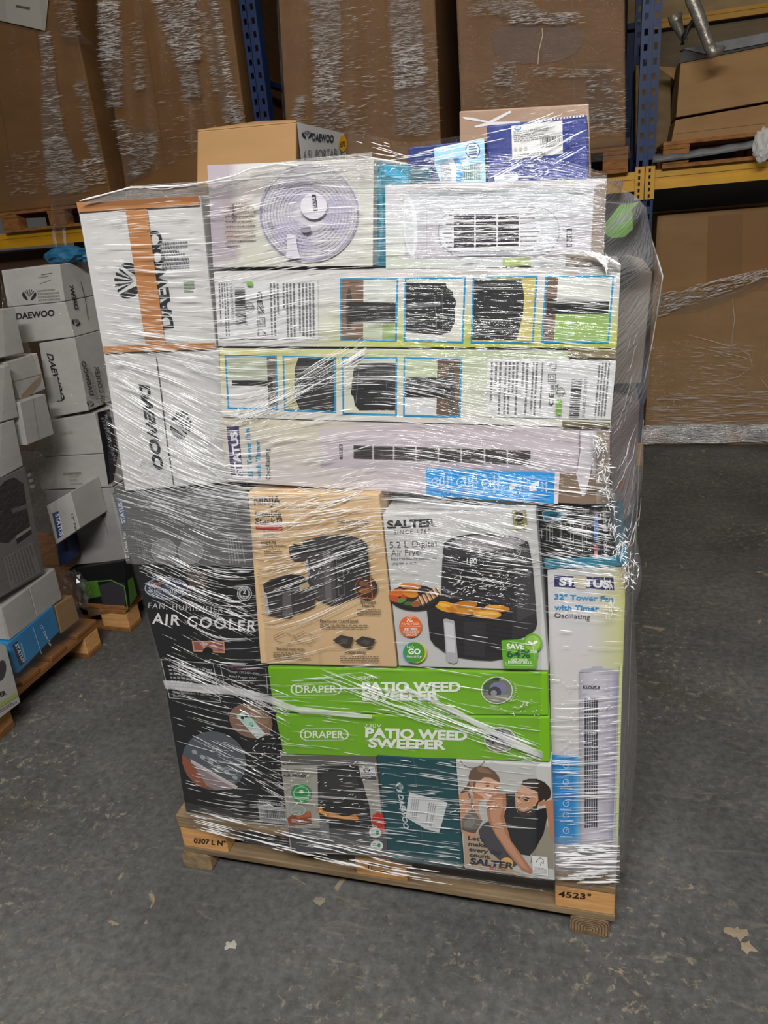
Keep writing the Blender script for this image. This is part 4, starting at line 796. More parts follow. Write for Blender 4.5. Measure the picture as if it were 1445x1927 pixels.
F.pic('grille_bars_picture', [s for x in (852, 893.5, 935, 977) for s in stroke([(x, 398), (x, 477)], 2, (220, 220, 224))])
F.pic('green_patch', [([(946, 486), (998, 485), (998, 500), (946, 501)], (176, 194, 120))])
F.pic('brown_band', [([(1118, 352), (1140, 340), (1134, 499), (1110, 499)], (140, 128, 120)), ([(1064, 478), (1116, 476), (1112, 500), (1064, 500)], (150, 138, 128))])
F.pic('brand_label', [([(1066, 430), (1076, 430), (1076, 464), (1066, 464)], (64, 60, 74))]); F.text('STATUS', (1068, 433), (1068, 462), 6, (206, 206, 210), .02, 'brand_text', up=(1, 0))
# 18 desk fan carton
F = carton('desk_fan_carton', 'white carton showing a lilac round desk fan, beside the heater carton', 'box', [(390, 311), (703, 298), (701, 500), (401, 503)], TOP, .3, WHITE, G)
F.grid('printed_background', lambda u, v: (170, 160, 168) if u < .13 and v < .98 else lerp(lerp((198, 190, 196), (200, 198, 192), min(1, u * 2)), (198, 202, 170), .45 * max(0, math.sin(u * 7)) * v), 16, 8)
cx, cy = 581, 400
pic = [(ell(cx, cy, 93, 92, 0, 40), (198, 195, 202))]
for a0 in (100, 220, 340):
    pic.append(([(cx + 84 * rr * math.cos(math.radians(a0 + a)), cy + 82 * rr * math.sin(math.radians(a0 + a))) for rr, a in ((.3, 0), (.8, -18), (1, 10), (1, 45), (.8, 60), (.35, 50))], (184, 178, 198)))
for r_ in range(32, 94, 6): pic += ring(cx, cy, r_, r_ * .99, 1, (180, 176, 188), 40)
for k in range(48):
    t = 2 * math.pi * k / 48; pic += stroke([(cx + 28 * math.cos(t), cy + 28 * math.sin(t)), (cx + 91 * math.cos(t + .25), cy + 90 * math.sin(t + .25))], .5, (180, 176, 194))
pic += ring(cx, cy, 93, 92, 2.5, (150, 144, 176), 40) + [(ell(590, 387, 26, 26), (216, 212, 220))] + ring(590, 387, 26, 26, 1.2, (176, 170, 190))
F.pic('fan_picture', pic)
F.pic('brand_label', [([(586, 366), (594, 366), (598, 396), (590, 397)], (66, 58, 74))]); F.text('STATUS', (596, 393), (592, 370), 5, (220, 216, 222), .03, 'brand_text')
F.pic('small_print', small_print([(418, 380), (478, 378), (478, 460), (424, 462)], 9, (168, 150, 140)))
F.pic('side_label', [([(436, 385), (440, 385), (440, 412), (436, 412)], (110, 96, 110))])
F.pic('stand_picture', [([(540, 440), (556, 442), (560, 470), (566, 486), (538, 486), (540, 466)], (206, 204, 212)), (ell(575, 431, 10, 7), (150, 146, 158)), (ell(508, 422, 6, 4), (160, 156, 170))])
# 20 teal carton in the gap
F = carton('teal_carton', 'crumpled teal carton squeezed between the desk fan and the heater cartons', 'box', [(700, 306), (770, 312), (770, 500), (701, 503)], TOP + .03, .3, noisy('mottled_teal_card', (22, 92, 112), (38, 124, 146), (5, 5, 5), .45), G)  # teal card mixed from a deeper and a brighter tone
F.pic('crease', [([(708, 330), (716, 320), (722, 420), (712, 498), (708, 490), (716, 420)], (60, 142, 164)), ([(722, 310), (744, 316), (764, 330), (764, 340), (724, 330)], (30, 140, 178))])
# second row on top
F = carton('blue_heater_carton', 'navy and pale blue heater carton with a round badge, behind the heater carton', 'box', [(768, 277), (912, 262), (914, 345), (766, 350)], BACK, .24, noisy('navy_card', (26, 38, 96), (34, 48, 110), (5, 5, 5), .4), G)
z = Z(680, 190, 2.627)
F.pic('heater_picture', [(z([(360, 232), (607, 186), (615, 400), (390, 400), (362, 320)]), (150, 196, 226)), (z([(390, 310), (410, 300), (440, 310), (442, 400), (392, 400)]), (160, 162, 172)), (z([(425, 285), (470, 285), (498, 340), (500, 400), (445, 400), (445, 330)]), (214, 216, 222)), (z([(452, 282), (480, 282), (505, 330), (505, 400), (470, 400), (470, 330)]), (50, 140, 206)), (z([(500, 318), (592, 306), (592, 390), (500, 392)]), (96, 124, 124))] + [s for k in range(9) for s in stroke(z([(503 + k * 10.5, 318 - k), (503 + k * 10.5, 390)]), .8, (180, 200, 206))])
F.pic('round_badge', [(ell(889.5, 283, 14, 15), (196, 220, 236))] + ring(889.5, 283, 14, 15, 1.6, (40, 50, 100)) + small_print([(882, 274), (897, 272), (897, 292), (882, 294)], 4, (60, 70, 110)))
F.pic('small_print', small_print([(772, 318), (776, 318), (777, 340), (773, 340)], 1, (206, 206, 216), True, .6))
F = carton('labelled_blue_carton', 'royal blue carton bearing a white shipping label, highest on the pallet', 'box', [(916, 237), (1104, 216), (1107, 344), (918, 350)], BACK - .01, .26, noisy('royal_blue_card', (28, 42, 112), (36, 52, 126), (5, 5, 5), .4), G)
LQ = [(962, 237), (1058, 226), (1059, 289), (964, 300)]
F.pic('shipping_label', [(LQ, (206, 206, 204)), (ell(974, 241, 6.5, 4.5, -6), (40, 100, 180)), (ell(974, 241, 4.5, 2.4, -6), (180, 205, 226))] + small_print(sub(LQ, .04, .16, .72, .5), 6, (130, 130, 134), seed=3) + small_print(sub(LQ, .04, .86, .6, .97), 2, (130, 130, 134), seed=5) + stroke(sub(LQ, .57, .45, .97, .74), .7, (90, 90, 92), True) + [(ell(*bil(LQ, .07 + k * .1, .72), 3.5), (170, 168, 164)) for k in range(3)])
F.pic('barcode', bars(sub(LQ, .6, .47, .95, .64), 18, (50, 50, 54))); F.text('5 022822', bil(LQ, .61, .73), bil(LQ, .94, .72), 3.5, (70, 70, 74), 0, 'barcode_number')
F.text('CE', bil(LQ, .58, .97), bil(LQ, .66, .965), 4, (70, 70, 74), .01, 'approval_mark')
F.pic('lower_label', [([(930, 331), (974, 326), (975, 340), (931, 344)], (196, 204, 222))])
F.pic('perforated_edge', [([(1000 + k * 6, 227.2 - k * .68), (1003 + k * 6, 226.8 - k * .68), (1003 + k * 6, 230.2 - k * .68), (1000 + k * 6, 230.6 - k * .68)], (196, 200, 212)) for k in range(17)])
F = carton('fan_picture_carton', 'wood-toned carton printed with white fan blades, behind the labelled blue carton', 'box', [(864, 209), (1108, 195), (1112, 345), (866, 350)], BACK + .26, .2, noisy('wood_print_card', (146, 118, 96), (160, 132, 110), (3, 3, 14), .5), G)
z = Z(840, 0, 2.388)
F.pic('blade_picture', [(z([(72, 525), (110, 528), (190, 545), (285, 497), (294, 505), (215, 548), (330, 545), (330, 555), (200, 562), (130, 574), (125, 566), (180, 552), (80, 535)]), (206, 204, 204))])
# brown portable cooler carton (its white side is seen too)
BQ = [(371, 247), (557, 230), (557, 345), (370, 352)]; BY = TOP + .33
F = carton('cooler_carton', 'open brown carton with white printed side and yellow price sticker, behind the desk fan', 'box', BQ, BY, .34, CARD, G)
XR = PY(557, 230, BY).x
side = Face(F.b, None, lambda x, y, L: PX(x, y, XR + .001 + L))
tr_, br_ = PY(557, 230, BY), PY(557, 345, BY)
o = link('white_side', [Vector((XR + .0016, BY, tr_.z)), Vector((XR + .0016, BY + .338, tr_.z)), Vector((XR + .0016, BY + .338, br_.z)), Vector((XR + .0016, BY, br_.z))], [(0, 3, 2, 1)], WHITE, F.b); o['label'] = 'white printed side'
side.n = 3
side.pic('printed_emblem', petals(578, 254, 9.5, 90, (24, 50, 66))); side.text('DAEWOO', (588, 264), (628, 268), 13, (24, 44, 60), .035, 'printed_brand', up=(0, -1))
side.text('6.5L PORTABLE', (572, 301), (645, 297), 18, (90, 96, 100), 0, 'printed_title', up=(0, -1))
side.pic('price_sticker', [(ell(645, 270, 7.5, 15), (226, 166, 24))]); side.text('£70', (640, 276), (650, 275), 9, (40, 36, 30), .03, 'price_text', up=(0, -1))
a, b_ = PY(372, 247, BY), PY(557, 230, BY)
m = MB(); m.add([a, b_, b_ + Vector((-.03, .16, .018)), a + Vector((.08, .16, .02)), a + Vector((0, 0, .003)), b_ + Vector((0, 0, .003)), b_ + Vector((-.03, .16, .022)), a + Vector((.08, .16, .024))], [(0, 1, 2, 3), (4, 7, 6, 5), (0, 4, 5, 1), (1, 5, 6, 2), (2, 6, 7, 3), (3, 7, 4, 0)]); m.build('open_flap', CARD, F.b)

# back row at the right-hand end
RB = 1.70
F = carton('black_tool_carton', 'black carton with a green print, bulging behind the heater carton', 'box', [(1138, 378), (1202, 384), (1212, 478), (1140, 482)], RB - .1, .3, BLACK, G)
z = Z(840, 0, 2.388)
F.pic('green_print', [(z([(715, 1000), (740, 970), (780, 920), (840, 912), (870, 905), (835, 940), (838, 1030), (800, 1065), (740, 1070), (712, 1050)]), (110, 168, 62)), (z([(775, 975), (830, 955), (820, 985), (770, 1010), (720, 1030), (725, 1015)]), (130, 150, 130))])
carton('grey_carton', 'grey-brown carton under film at the pallet end, below the black tool carton', 'box', [(1130, 484), (1228, 512), (1206, 722), (1128, 724)], RB, .35, noisy('grey_brown_card', (150, 140, 130), (164, 154, 144), (3, 3, 3), .6), G)
F = carton('mauve_carton', 'mauve carton under film at the pallet end, with an orange spot and blue patch', 'box', [(1120, 727), (1204, 760), (1188, 1060), (1122, 1062)], RB, .35, noisy('mauve_card', (138, 124, 126), (152, 138, 140), (3, 3, 3), .6), G)
F.pic('orange_spot', [(ell(1170, 913, 6, 9), (170, 96, 70))]); F.pic('blue_patch', [([(1170, 985), (1188, 965), (1186, 1012), (1168, 1012)], (60, 96, 130))])
carton('grey_carton', 'tall grey carton behind the upright tower fan carton, at the pallet end', 'box', [(1120, 1066), (1186, 1078), (1170, 1600), (1118, 1600)], RB - .03, .35, noisy('dull_grey_card', (130, 126, 120), (144, 140, 134), (3, 3, 3), .6), G, zmin=.2045)

# ------------------------------------------------------------------ film helpers
def interp(xs, ys, x):
    if x <= xs[0]: return ys[0] + (x - xs[0]) * (ys[1] - ys[0]) / (xs[1] - xs[0])
    for i in range(len(xs) - 1):
        if x <= xs[i + 1]:
            t = (x - xs[i]) / (xs[i + 1] - xs[i]); return ys[i] + (ys[i + 1] - ys[i]) * t
    return ys[-1] + (x - xs[-1]) * (ys[-1] - ys[-2]) / (xs[-1] - xs[-2])
def sheet(name, rows, at, mat, parent, nu=24, nv=4, wob=.0, us=1., vs_=1., seed=0):
    """a film sheet stretched between polyline rows given as lists of (px, py); at(x, y, u, v) -> world"""
    rd = random.Random(seed); V = []; U = []; F_ = []
    def along(r, t):
        k = t * (len(r) - 1); i = min(int(k), len(r) - 2); return lerp(r[i], r[i + 1], k - i)
    nr = (len(rows) - 1) * nv; ph = [rd.uniform(0, 6.28) for _ in range(6)]
    for j in range(nr + 1):
        k = min(j // nv, len(rows) - 2); t = (j - k * nv) / nv
        for i in range(nu + 1):
            u = i / nu; p = lerp(along(rows[k], u), along(rows[k + 1], u), t); v = j / nr
            w_ = at(p[0], p[1], u, v)
            if wob: w_ = w_ + Vector((.3, -1, 0)) * wob * (math.sin(u * 17 + ph[0] + 3 * math.sin(v * 5 + ph[1])) + .7 * math.sin(u * 41 + ph[2] + v * 4))
            V.append(w_); U.append((u * us, v * vs_))
    for j in range(nr):
        for i in range(nu):
            a = j * (nu + 1) + i; F_.append((a, a + nu + 1, a + nu + 2, a + 1))
    return link(name, V, F_, mat, parent, uvs=U, smooth=True)
def wraps(F, Y, q, nu=40, nv=10, wob=.008, mat=None, us=1.0, vs_=1.2, seed=1, nm='stretch_film'):
    o = sheet(nm, [[q[0], q[1]], [q[3], q[2]]], lambda x, y, u, v: PY(x, y, Y - .016), mat or FILMB, F.b, nu, nv, wob, us, vs_, seed)
    o['label'] = 'clear crinkled stretch film'; return o

# ------------------------------------------------------------------ wrapped cartons on the beams
DWD = (WOODD, WOODD, WOODD)
for (x0, x1, lab) in ((-4.35, -3.36, 'dark wooden pallet on the yellow beam under the leftmost big wrapped carton'), (-3.28, -2.27, 'dark wooden pallet on the yellow beam under the wrapped carton left of the blue upright'),
                      (-2.06, -.97, 'dark wooden pallet on the yellow beam under the wrapped carton with two bright film bands'), (-.85, .17, 'dark wooden pallet on the yellow beam under the carton with hand holes')):
    euro('wooden_pallet', lab, x0, x1, RY - .06, RY + 1.05, 1.8505, DWD)
TZ = 1.995
def big(label, tl, tr, br, bl, Y, zb=TZ, seed=1, ztop=None):
    q = [tl, tr, br, bl]; F = carton('wrapped_carton', label, 'box', q, Y, 1.0, CARDB, 'big wrapped cartons on the racking', .012, zb)
    # corrugated body panels bulge a little: vertical score lines
    m = []
    for t in (.33, .68): m += stroke([bil(q, t, .02), bil(q, t + .01, .97)], 2, (112, 78, 46))
    F.pic('score_line', m)
    return F
def ext(a, b, y):
    return (a[0] + (b[0] - a[0]) * (y - a[1]) / (b[1] - a[1]), y)
YA = RY - .03
def bigq(l0, l1, r0, r1, ytop):
    """left edge through l0,l1 (l1 at the bottom), right edge through r0,r1"""
    return ext(l0, l1, ytop), ext(r0, r1, ytop), r1, l1
A_ = big('big brown wrapped carton with white delivery note, furthest along the beam', *bigq((-110, 0), (-60, 395), (131, 0), (206, 352), -420), YA, seed=2)
B_ = big('big brown wrapped carton between the blue upright and the noted carton', *bigq((181, 0), (234, 352), (431, 0), (461, 238), -420), YA, seed=3)
C_ = big('big brown wrapped carton with two bright film bands, between blue upright and dark gap', *bigq((520, 0), (534, 262), (818, 0), (829, 262), -420), YA, seed=4)
D_ = big('big brown wrapped carton with two punched hand holes, next to the foremost blue upright', *bigq((858, 0), (869, 270), (1176, 0), (1178, 256), -420), YA, seed=5)
wraps(A_, YA, A_.q, 60, 16, .005, seed=5, us=2, vs_=2); wraps(B_, YA, B_.q, 60, 16, .007, seed=8, us=2, vs_=2); wraps(C_, YA, C_.q, 60, 16, .004, seed=9, us=2, vs_=2); wraps(D_, YA, D_.q, 60, 16, .003, seed=14, us=2, vs_=2)
FILMBAND = film_mat('banded_stretch_film', .80, .18, 10, 130, 1, .02, .3)
def band(F, Y, rows, seed, mat=None):
    o = sheet('film_band', rows, lambda x, y, u, v: PY(x, y, Y - .034), mat or FILMBAND, F.b, 8, 14, .004, .25, 1.6, seed); o['label'] = 'shiny crinkled band of layered film'
band(A_, YA, [[(75, 60), (92, 58)], [(78, 250), (120, 246)], [(90, 372), (168, 360)]], 3); band(A_, YA, [[(100, 40), (150, 60)], [(120, 80), (178, 85)]], 4, FILMC)
band(A_, YA, [[(142, 150), (158, 148)], [(172, 300), (186, 296)]], 6)
band(B_, YA, [[(182, 20), (216, 20)], [(190, 118), (228, 112)], [(204, 205), (226, 200)]], 11); band(B_, YA, [[(282, -60), (366, -60)], [(312, 50), (368, 48)], [(330, 118), (378, 116)]], 12)
band(B_, YA, [[(332, 118), (362, 116)], [(346, 186), (380, 184)]], 13); band(B_, YA, [[(388, -20), (404, -20)], [(398, 130), (420, 128)], [(420, 226), (452, 224)]], 14); band(B_, YA, [[(212, 226), (236, 222)], [(240, 345), (250, 343)], ], 15); band(B_, YA, [[(250, 240), (290, 236)], [(236, 345), (280, 330)]], 16)
band(C_, YA, [[(580, -60), (640, -60)], [(588, 80), (642, 80)], [(592, 200), (634, 200)], [(588, 240), (640, 240)]], 21); band(C_, YA, [[(730, -60), (786, -60)], [(738, 110), (798, 108)], [(744, 250), (806, 248)]], 22)
band(C_, YA, [[(560, 180), (572, 180)], [(548, 240), (566, 240)]], 23)
band(D_, YA, [[(872, -20), (930, -20)], [(940, 30), (1030, 20)], [(960, 44), (1090, 42)]], 31, FILMC); band(D_, YA, [[(926, 118), (966, 118)], [(930, 160), (966, 160)]], 32); band(D_, YA, [[(1100, 120), (1140, 118)], [(1108, 230), (1172, 226)]], 33); band(D_, YA, [[(1080, 215), (1150, 212)], [(1082, 235), (1160, 232)]], 34)
D_.n += 3
for pts, lab in (([(923, 70), (932, 56), (960, 48), (1000, 46), (1014, 50), (1018, 60), (1014, 90), (1010, 118), (985, 121), (950, 116), (930, 100)], 'hole'), ([(1022, 56), (1032, 50), (1060, 47), (1084, 50), (1098, 64), (1098, 82), (1084, 100), (1050, 116), (1020, 120), (1014, 112), (1020, 84)], 'hole')):
    D_.pic('hand_hole_flap', [(pts, (96, 64, 36))])
D_.pic('flap_cut', stroke([(1020, 54), (1021, 66), (1014, 96), (1012, 120)], 1.5, (206, 190, 166)))
A_.n += 50
A_.pic('delivery_note', [([(-40, -20), (94, -30), (85, 58), (60, 52), (-30, 32)], (170, 166, 160))] + stroke([(32, 12), (54, 16)], 5, (90, 86, 82)))
def crinkle(F, Y, q, n, seed, mat, lo=4, hi=22, slant=-.12, sp=.18):
    rd = random.Random(seed); m = MB()
    for _ in range(n):
        x, y = bil(q, rd.random(), rd.random()); L = rd.uniform(lo, hi); a = rd.gauss(slant, sp * .55); w_ = rd.uniform(.35, 1.0); b0 = len(m.v); h = rd.uniform(.001, .003)
        for i in range(4):
            t = i / 3; k = (.12, 1, .9, .12)[i]; px_, py_ = x + (t - .5) * L * math.cos(a), y + (t - .5) * L * math.sin(a)
            m.v += [PY(px_, py_ - w_ / 2 * k, Y - .040), PY(px_, py_, Y - .040 - h * k), PY(px_, py_ + w_ / 2 * k, Y - .040)]
        for i in range(3):
            c = b0 + i * 3; m.f += [[c, c + 1, c + 4, c + 3], [c + 1, c + 2, c + 5, c + 4]]; m.mi += [0, 0]
    o = m.build('film_crinkle', mat, F.b); o['kind'] = 'stuff'
CRK = [(A_, [(78, 60), (92, 60), (122, 260), (84, 260)], 110), (A_, [(84, 260), (120, 258), (168, 360), (94, 366)], 260), (A_, [(140, 160), (160, 150), (188, 300), (170, 300)], 100), (A_, [(150, 300), (190, 296), (200, 345), (160, 350)], 60), (A_, [(10, 290), (80, 280), (96, 360), (20, 372)], 60), (A_, [(100, -10), (138, -10), (150, 70), (118, 70)], 70),
       (B_, [(182, -5), (222, -5), (228, 112), (190, 116)], 260), (B_, [(192, 116), (230, 112), (228, 204), (204, 206)], 110), (B_, [(238, 40), (266, 40), (272, 170), (258, 170)], 90), (B_, [(286, -5), (372, -5), (376, 112), (330, 116)], 330), (B_, [(334, 118), (364, 116), (378, 182), (350, 184)], 110), (B_, [(372, 20), (386, 20), (414, 170), (404, 176)], 90), (B_, [(396, -5), (408, -5), (450, 225), (436, 228)], 130), (B_, [(416, 186), (452, 184), (458, 232), (424, 232)], 70), (B_, [(250, 250), (296, 246), (290, 310), (244, 340)], 120), (B_, [(212, 226), (240, 222), (248, 290), (228, 290)], 40), (B_, [(300, 170), (400, 166), (420, 300), (310, 320)], 50),
       (C_, [(580, -5), (640, -5), (644, 90), (588, 92)], 280), (C_, [(588, 92), (644, 90), (638, 190), (590, 196)], 190), (C_, [(592, 196), (660, 190), (700, 255), (590, 250)], 120), (C_, [(732, -5), (786, -5), (796, 80), (738, 84)], 240), (C_, [(738, 84), (796, 80), (802, 160), (744, 170)], 260), (C_, [(744, 176), (804, 170), (808, 256), (748, 256)], 170), (C_, [(560, 180), (573, 180), (566, 235), (548, 235)], 60), (C_, [(646, 10), (732, 10), (740, 240), (650, 240)], 60), (C_, [(800, 60), (822, 60), (826, 250), (806, 250)], 60),
       (D_, [(880, -5), (1000, -5), (1010, 26), (884, 30)], 130), (D_, [(960, 26), (1090, 22), (1096, 44), (962, 46)], 110), (D_, [(926, 116), (968, 116), (966, 160), (928, 162)], 80), (D_, [(1000, 126), (1110, 130), (1110, 146), (1000, 144)], 70), (D_, [(1100, 130), (1176, 130), (1176, 250), (1108, 250)], 90), (D_, [(900, 150), (990, 150), (990, 200), (900, 205)], 60), (D_, [(1080, 205), (1176, 200), (1176, 252), (1082, 255)], 70)]
for k, (F_, q_, n_) in enumerate(CRK): crinkle(F_, YA, q_, int(n_ * 1.7), 100 + k, PLEAT if k % 3 == 0 else PLEATS)
# film draped under the first pallet
o = sheet('film_tail', [[(96, 372), (150, 366)], [(98, 430), (122, 428)], [(100, 480), (126, 478)]], lambda x, y, u, v: PY(x, y, RY - .10), FILMC, A_.b, 8, 10, .006, .3, .8, 5); o['label'] = 'tail of clear film hanging past the beam'
m = MB(); a, b_ = PY(1110, 262, RY - .05), PY(1188, 262, RY - .05)
sheet('film_skirt', [[(1105, 266), (1186, 258)], [(1105, 306), (1186, 298)]], lambda x, y, u, v: PY(x, y, RY - .075), FILMBAND, D_.b, 10, 6, .006, .4, .4, 9)

# ------------------------------------------------------------------ right-hand bay
tag(carton('brown_carton', 'dark brown carton standing under the yellow beam behind the rear stack of white cartons', 'box', [(-140, 486), (300, 455), (310, 800), (-100, 830)], 5.4, .9, noisy('dark_brown_card', (74, 56, 40), (86, 66, 48), (3, 3, 3), .8), None, .004, .002).b)
# upper: open carton, sheets and foil wrapped legs
euro('wooden_pallet', 'wooden pallet on the yellow beam under the open brown carton', .36, 1.56, RY - .04, RY + .96, 1.8505, DWD)
F = carton('brown_carton', 'plain brown carton with black-edged open lid on the upper beam', 'box', [(1281, 112), (1560, 60), (1560, 170), (1272, 221)], RY + .12, .6, CARD, None, .004)
CDK = F
F2 = carton('brown_carton', 'flattened brown carton layer under the open carton on the upper beam', 'box', [(1271, 226), (1560, 175), (1560, 232), (1262, 282)], RY + .10, .6, CARD, None, .004, 1.9955)
F2.pic('flute_line', stroke([(1272, 252), (1440, 232)], 1, (104, 74, 44)) + stroke([(1276, 266), (1440, 250)], 1, (96, 68, 40)) + stroke([(1278, 270), (1400, 256)], 1, (96, 68, 40)))
m = MB(); a = [PY(x, y, RY + .11) for x, y in ((1284, 94), (1560, 40), (1560, 62), (1277, 119))]
m.hexa(a, [p + Vector((0, .012, 0)) for p in a]); o = m.build('lid_edge', flat('black_edge', (26, 25, 25), .5), CDK.b); o['label'] = 'black lid edge'
m = MB(); a = [PY(x, y, RY + .10) for x, y in ((1286, 92), (1560, 38), (1560, 58), (1330, 102))]
m.hexa(a, [p + Vector((0, .3, .03)) for p in a]); o = m.build('lid_flap', GREYP, CDK.b); o['label'] = 'grey lid flap'
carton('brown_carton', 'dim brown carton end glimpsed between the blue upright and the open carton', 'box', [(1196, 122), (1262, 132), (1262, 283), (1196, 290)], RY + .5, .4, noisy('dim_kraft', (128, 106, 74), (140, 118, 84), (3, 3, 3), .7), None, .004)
m = MB(); a = [PY(x, y, RY + .3) for x, y in ((1232, 124), (1272, 127), (1268, 150), (1262, 144))]; m.hexa(a, [p + Vector((0, .006, 0)) for p in a]); tag(m.build('carton_flap', CARD, None), 'pointed dark carton flap sticking out beside the blue upright', 'flap')
m = MB(); a = [PY(x, y, RY - .06) for x, y in ((1228, 288), (1420, 252), (1424, 272), (1228, 308))]
pts = []
for i in range(25):
    t = i / 24; pts.append((1228 + 200 * t, 289 - 22 * t - 8 * t * t))
vs = []; fs = []
for i, (x, y) in enumerate(pts):
    vs += [PY(x, y, RY + .06), PY(x, y + 6 + 2 * math.sin(i), RY - .05), PY(x, y + 17, RY - .062)]
for i in range(24):
    for j in range(2): fs.append((i * 3 + j, i * 3 + j + 1, i * 3 + j + 4, i * 3 + j + 3))
o = link('plastic_sheet', vs, fs, GREYP, smooth=True); tag(o, 'grey plastic sheet lying on the pallet under the flattened carton', 'sheet')
md = o.modifiers.new('thick', 'SOLIDIFY'); md.thickness = .004
def crumple(label, cx, cy, r, Y, sx=1, sz=1, seed=0, mat=None, name='plastic_film', cat='film'):
    rd = random.Random(seed); bm = bmesh.new(); bmesh.ops.create_icosphere(bm, subdivisions=3, radius=r)
    for v in bm.verts: v.co = Vector((v.co.x * sx, v.co.y * .6, v.co.z * sz)) * rd.uniform(.78, 1.12)
    c = PY(cx, cy, Y); me = bpy.data.meshes.new(name); bm.to_mesh(me); bm.free(); me.materials.append(mat or PLEATS)
    o = bpy.data.objects.new(name, me); COL.objects.link(o); o.location = c; return tag(o, label, cat)
crumple('crumpled clear film hanging over the beam at the picture margin', 1437, 272, .07, RY - .12, .8, 1.3, 3)
m = MB(); m.tube([PY(x, y, RY - .14) for x, y in ((1292, -60), (1302, 0), (1315, 32), (1328, 68), (1336, 92), (1343, 98))], [.034, .034, .033, .03, .028, .03], 14)
ft = empty('foil_leg', PY(1340, 100, RY - .14), 'silver foil wrapped furniture leg with a bent foot, hanging over the open carton', 'furniture leg')
m.build('shaft', FOIL, ft, smooth=True)
m = MB(); m.tube([PY(x, y, RY - .14) for x, y in ((1333, 84), (1342, 100), (1352, 95), (1364, 88))], [.03, .034, .026, .008], 12); m.build('foot', FOIL, ft, smooth=True)
m = MB(); m.tube([PY(x, y, RY + .05) for x, y in ((1270, 28), (1272, 42), (1280, 60), (1290, 80))], [.04, .034, .022, .016], 12)
tag(m.build('foil_leg', FOIL, None, smooth=True), 'shorter dull foil wrapped leg between the blue upright and the bent one', 'furniture leg')
m = MB(); m.tube([PY(x, y, RY + .02) for x, y in ((1308, 34), (1296, 52), (1286, 70), (1284, 84))], .014, 10)
tag(m.build('dark_strut', flat('dark_strut', (36, 34, 32), .5), None, smooth=True), 'dark strut crossing behind the silver foil legs', 'strut')

# lower: big carton on a floor pallet
LB = 5.52
euro('wooden_pallet', 'low wooden pallet on the floor under the big carton, beneath the yellow beam', .375, 1.6, LB, LB + 1.0, 0, (WOOD, WOODB, WOODX))
q = [(1237, 406), (1620, 375), (1640, 802), (1213, 806)]
F = carton('wrapped_carton', 'big brown carton on the floor pallet, film wrapped round its lower half', 'box', q, LB, .95, CARD, None, .006, .146)
F.pic('wear_patch', [(sub(q, .25, .02, .42, .38), (136, 98, 58)), (sub(q, .42, .02, .64, .38), (146, 106, 64))])
o = sheet('stretch_film', [[(1237, 545), (1380, 530), (1445, 505), (1620, 440)], [(1226, 640), (1400, 640), (1460, 640), (1630, 640)], [(1212, 806), (1400, 806), (1460, 806), (1640, 802)]], lambda x, y, u, v: PY(x, y, LB - .014), FILMB, F.b, 40, 10, .004, 1.2, 1.4, 17); o['label'] = 'clear film over the lower half'
o = sheet('film_band', [[(1240, 556), (1300, 552), (1390, 540), (1450, 512), (1620, 440)], [(1238, 592), (1300, 588), (1400, 556), (1460, 520), (1630, 452)]], lambda x, y, u, v: PY(x, y, LB - .03), FILMBAND, F.b, 40, 8, .004, 1.2, .3, 18); o['label'] = 'gathered upper edge of the film'
o = sheet('film_skirt', [[(1211, 800), (1640, 796)], [(1206, 836), (1640, 828)]], lambda x, y, u, v: PY(x, y, LB - .04), film_mat('thick_skirt_film', .45, .25, 30, 90, 1, .01, .3), F.b, 40, 6, .006, 1.4, .2, 19); o['label'] = 'bunched film round the pallet deck'
for k, (a, b_) in enumerate((((1330, 655), (1390, 700)), ((1390, 655), (1410, 690)), ((1410, 690), (1350, 720)), ((1340, 670), (1385, 665)))):
    pass
crinkle(F, LB, [(1240, 740), (1460, 735), (1460, 800), (1216, 803)], 260, 301, PLEATS, 8, 50, 0, .05); crinkle(F, LB, [(1300, 640), (1410, 650), (1410, 735), (1290, 740)], 110, 302, PLEATS, 6, 36, .05, .15); crinkle(F, LB, [(1242, 552), (1460, 500), (1460, 516), (1240, 596)], 260, 303, PLEAT, 5, 30, -.25, .15); crinkle(F, LB, [(1214, 803), (1460, 803), (1460, 832), (1208, 834)], 240, 304, PLEAT, 6, 40, 0, .12)
m = MB()
for (a, b_, c) in (((1296, 630), (1340, 642), (1386, 656)), ((1320, 655), (1380, 668), (1412, 676)), ((1388, 654), (1410, 668), (1416, 690)), ((1416, 690), (1390, 708), (1350, 720)), ((1378, 560), (1382, 600), (1376, 648)), ((1430, 710), (1445, 730), (1460, 745)), ((1280, 790), (1350, 782), (1430, 770)), ((1300, 800), (1360, 794), (1445, 790))):
    m.tube([PY(*p, LB - .02) for p in (a, b_, c)], [.0006, .0017, .0006], 5)
m.build('film_pleat', PLEATS, F.b)

# ------------------------------------------------------------------ pallets of small goods along the wall on the far side
GL = 'cartons on the rear pallet'
L1Y = 2.62
euro('wooden_pallet', 'wooden pallet on the floor behind, with a green battery carton on its corner', -3.3, -2.105, 2.585, 3.4, 0, (WOODD, WOODB, WOODD))
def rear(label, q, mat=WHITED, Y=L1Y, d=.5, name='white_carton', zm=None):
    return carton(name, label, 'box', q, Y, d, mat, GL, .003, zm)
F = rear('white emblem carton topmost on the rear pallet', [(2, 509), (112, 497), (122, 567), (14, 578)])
F.pic('printed_emblem', petals(55, 556, 13, 90, (40, 42, 46))); F.pic('small_print', small_print([(70, 545), (110, 541), (113, 566), (72, 568)], 4, (130, 128, 124)) + stroke([(78, 517), (97, 514)], 1.2, (90, 90, 90)) + stroke([(72, 522), (90, 520)], 1, (120, 120, 120)) + stroke([(75, 534), (95, 527)], 1, (120, 120, 120)))
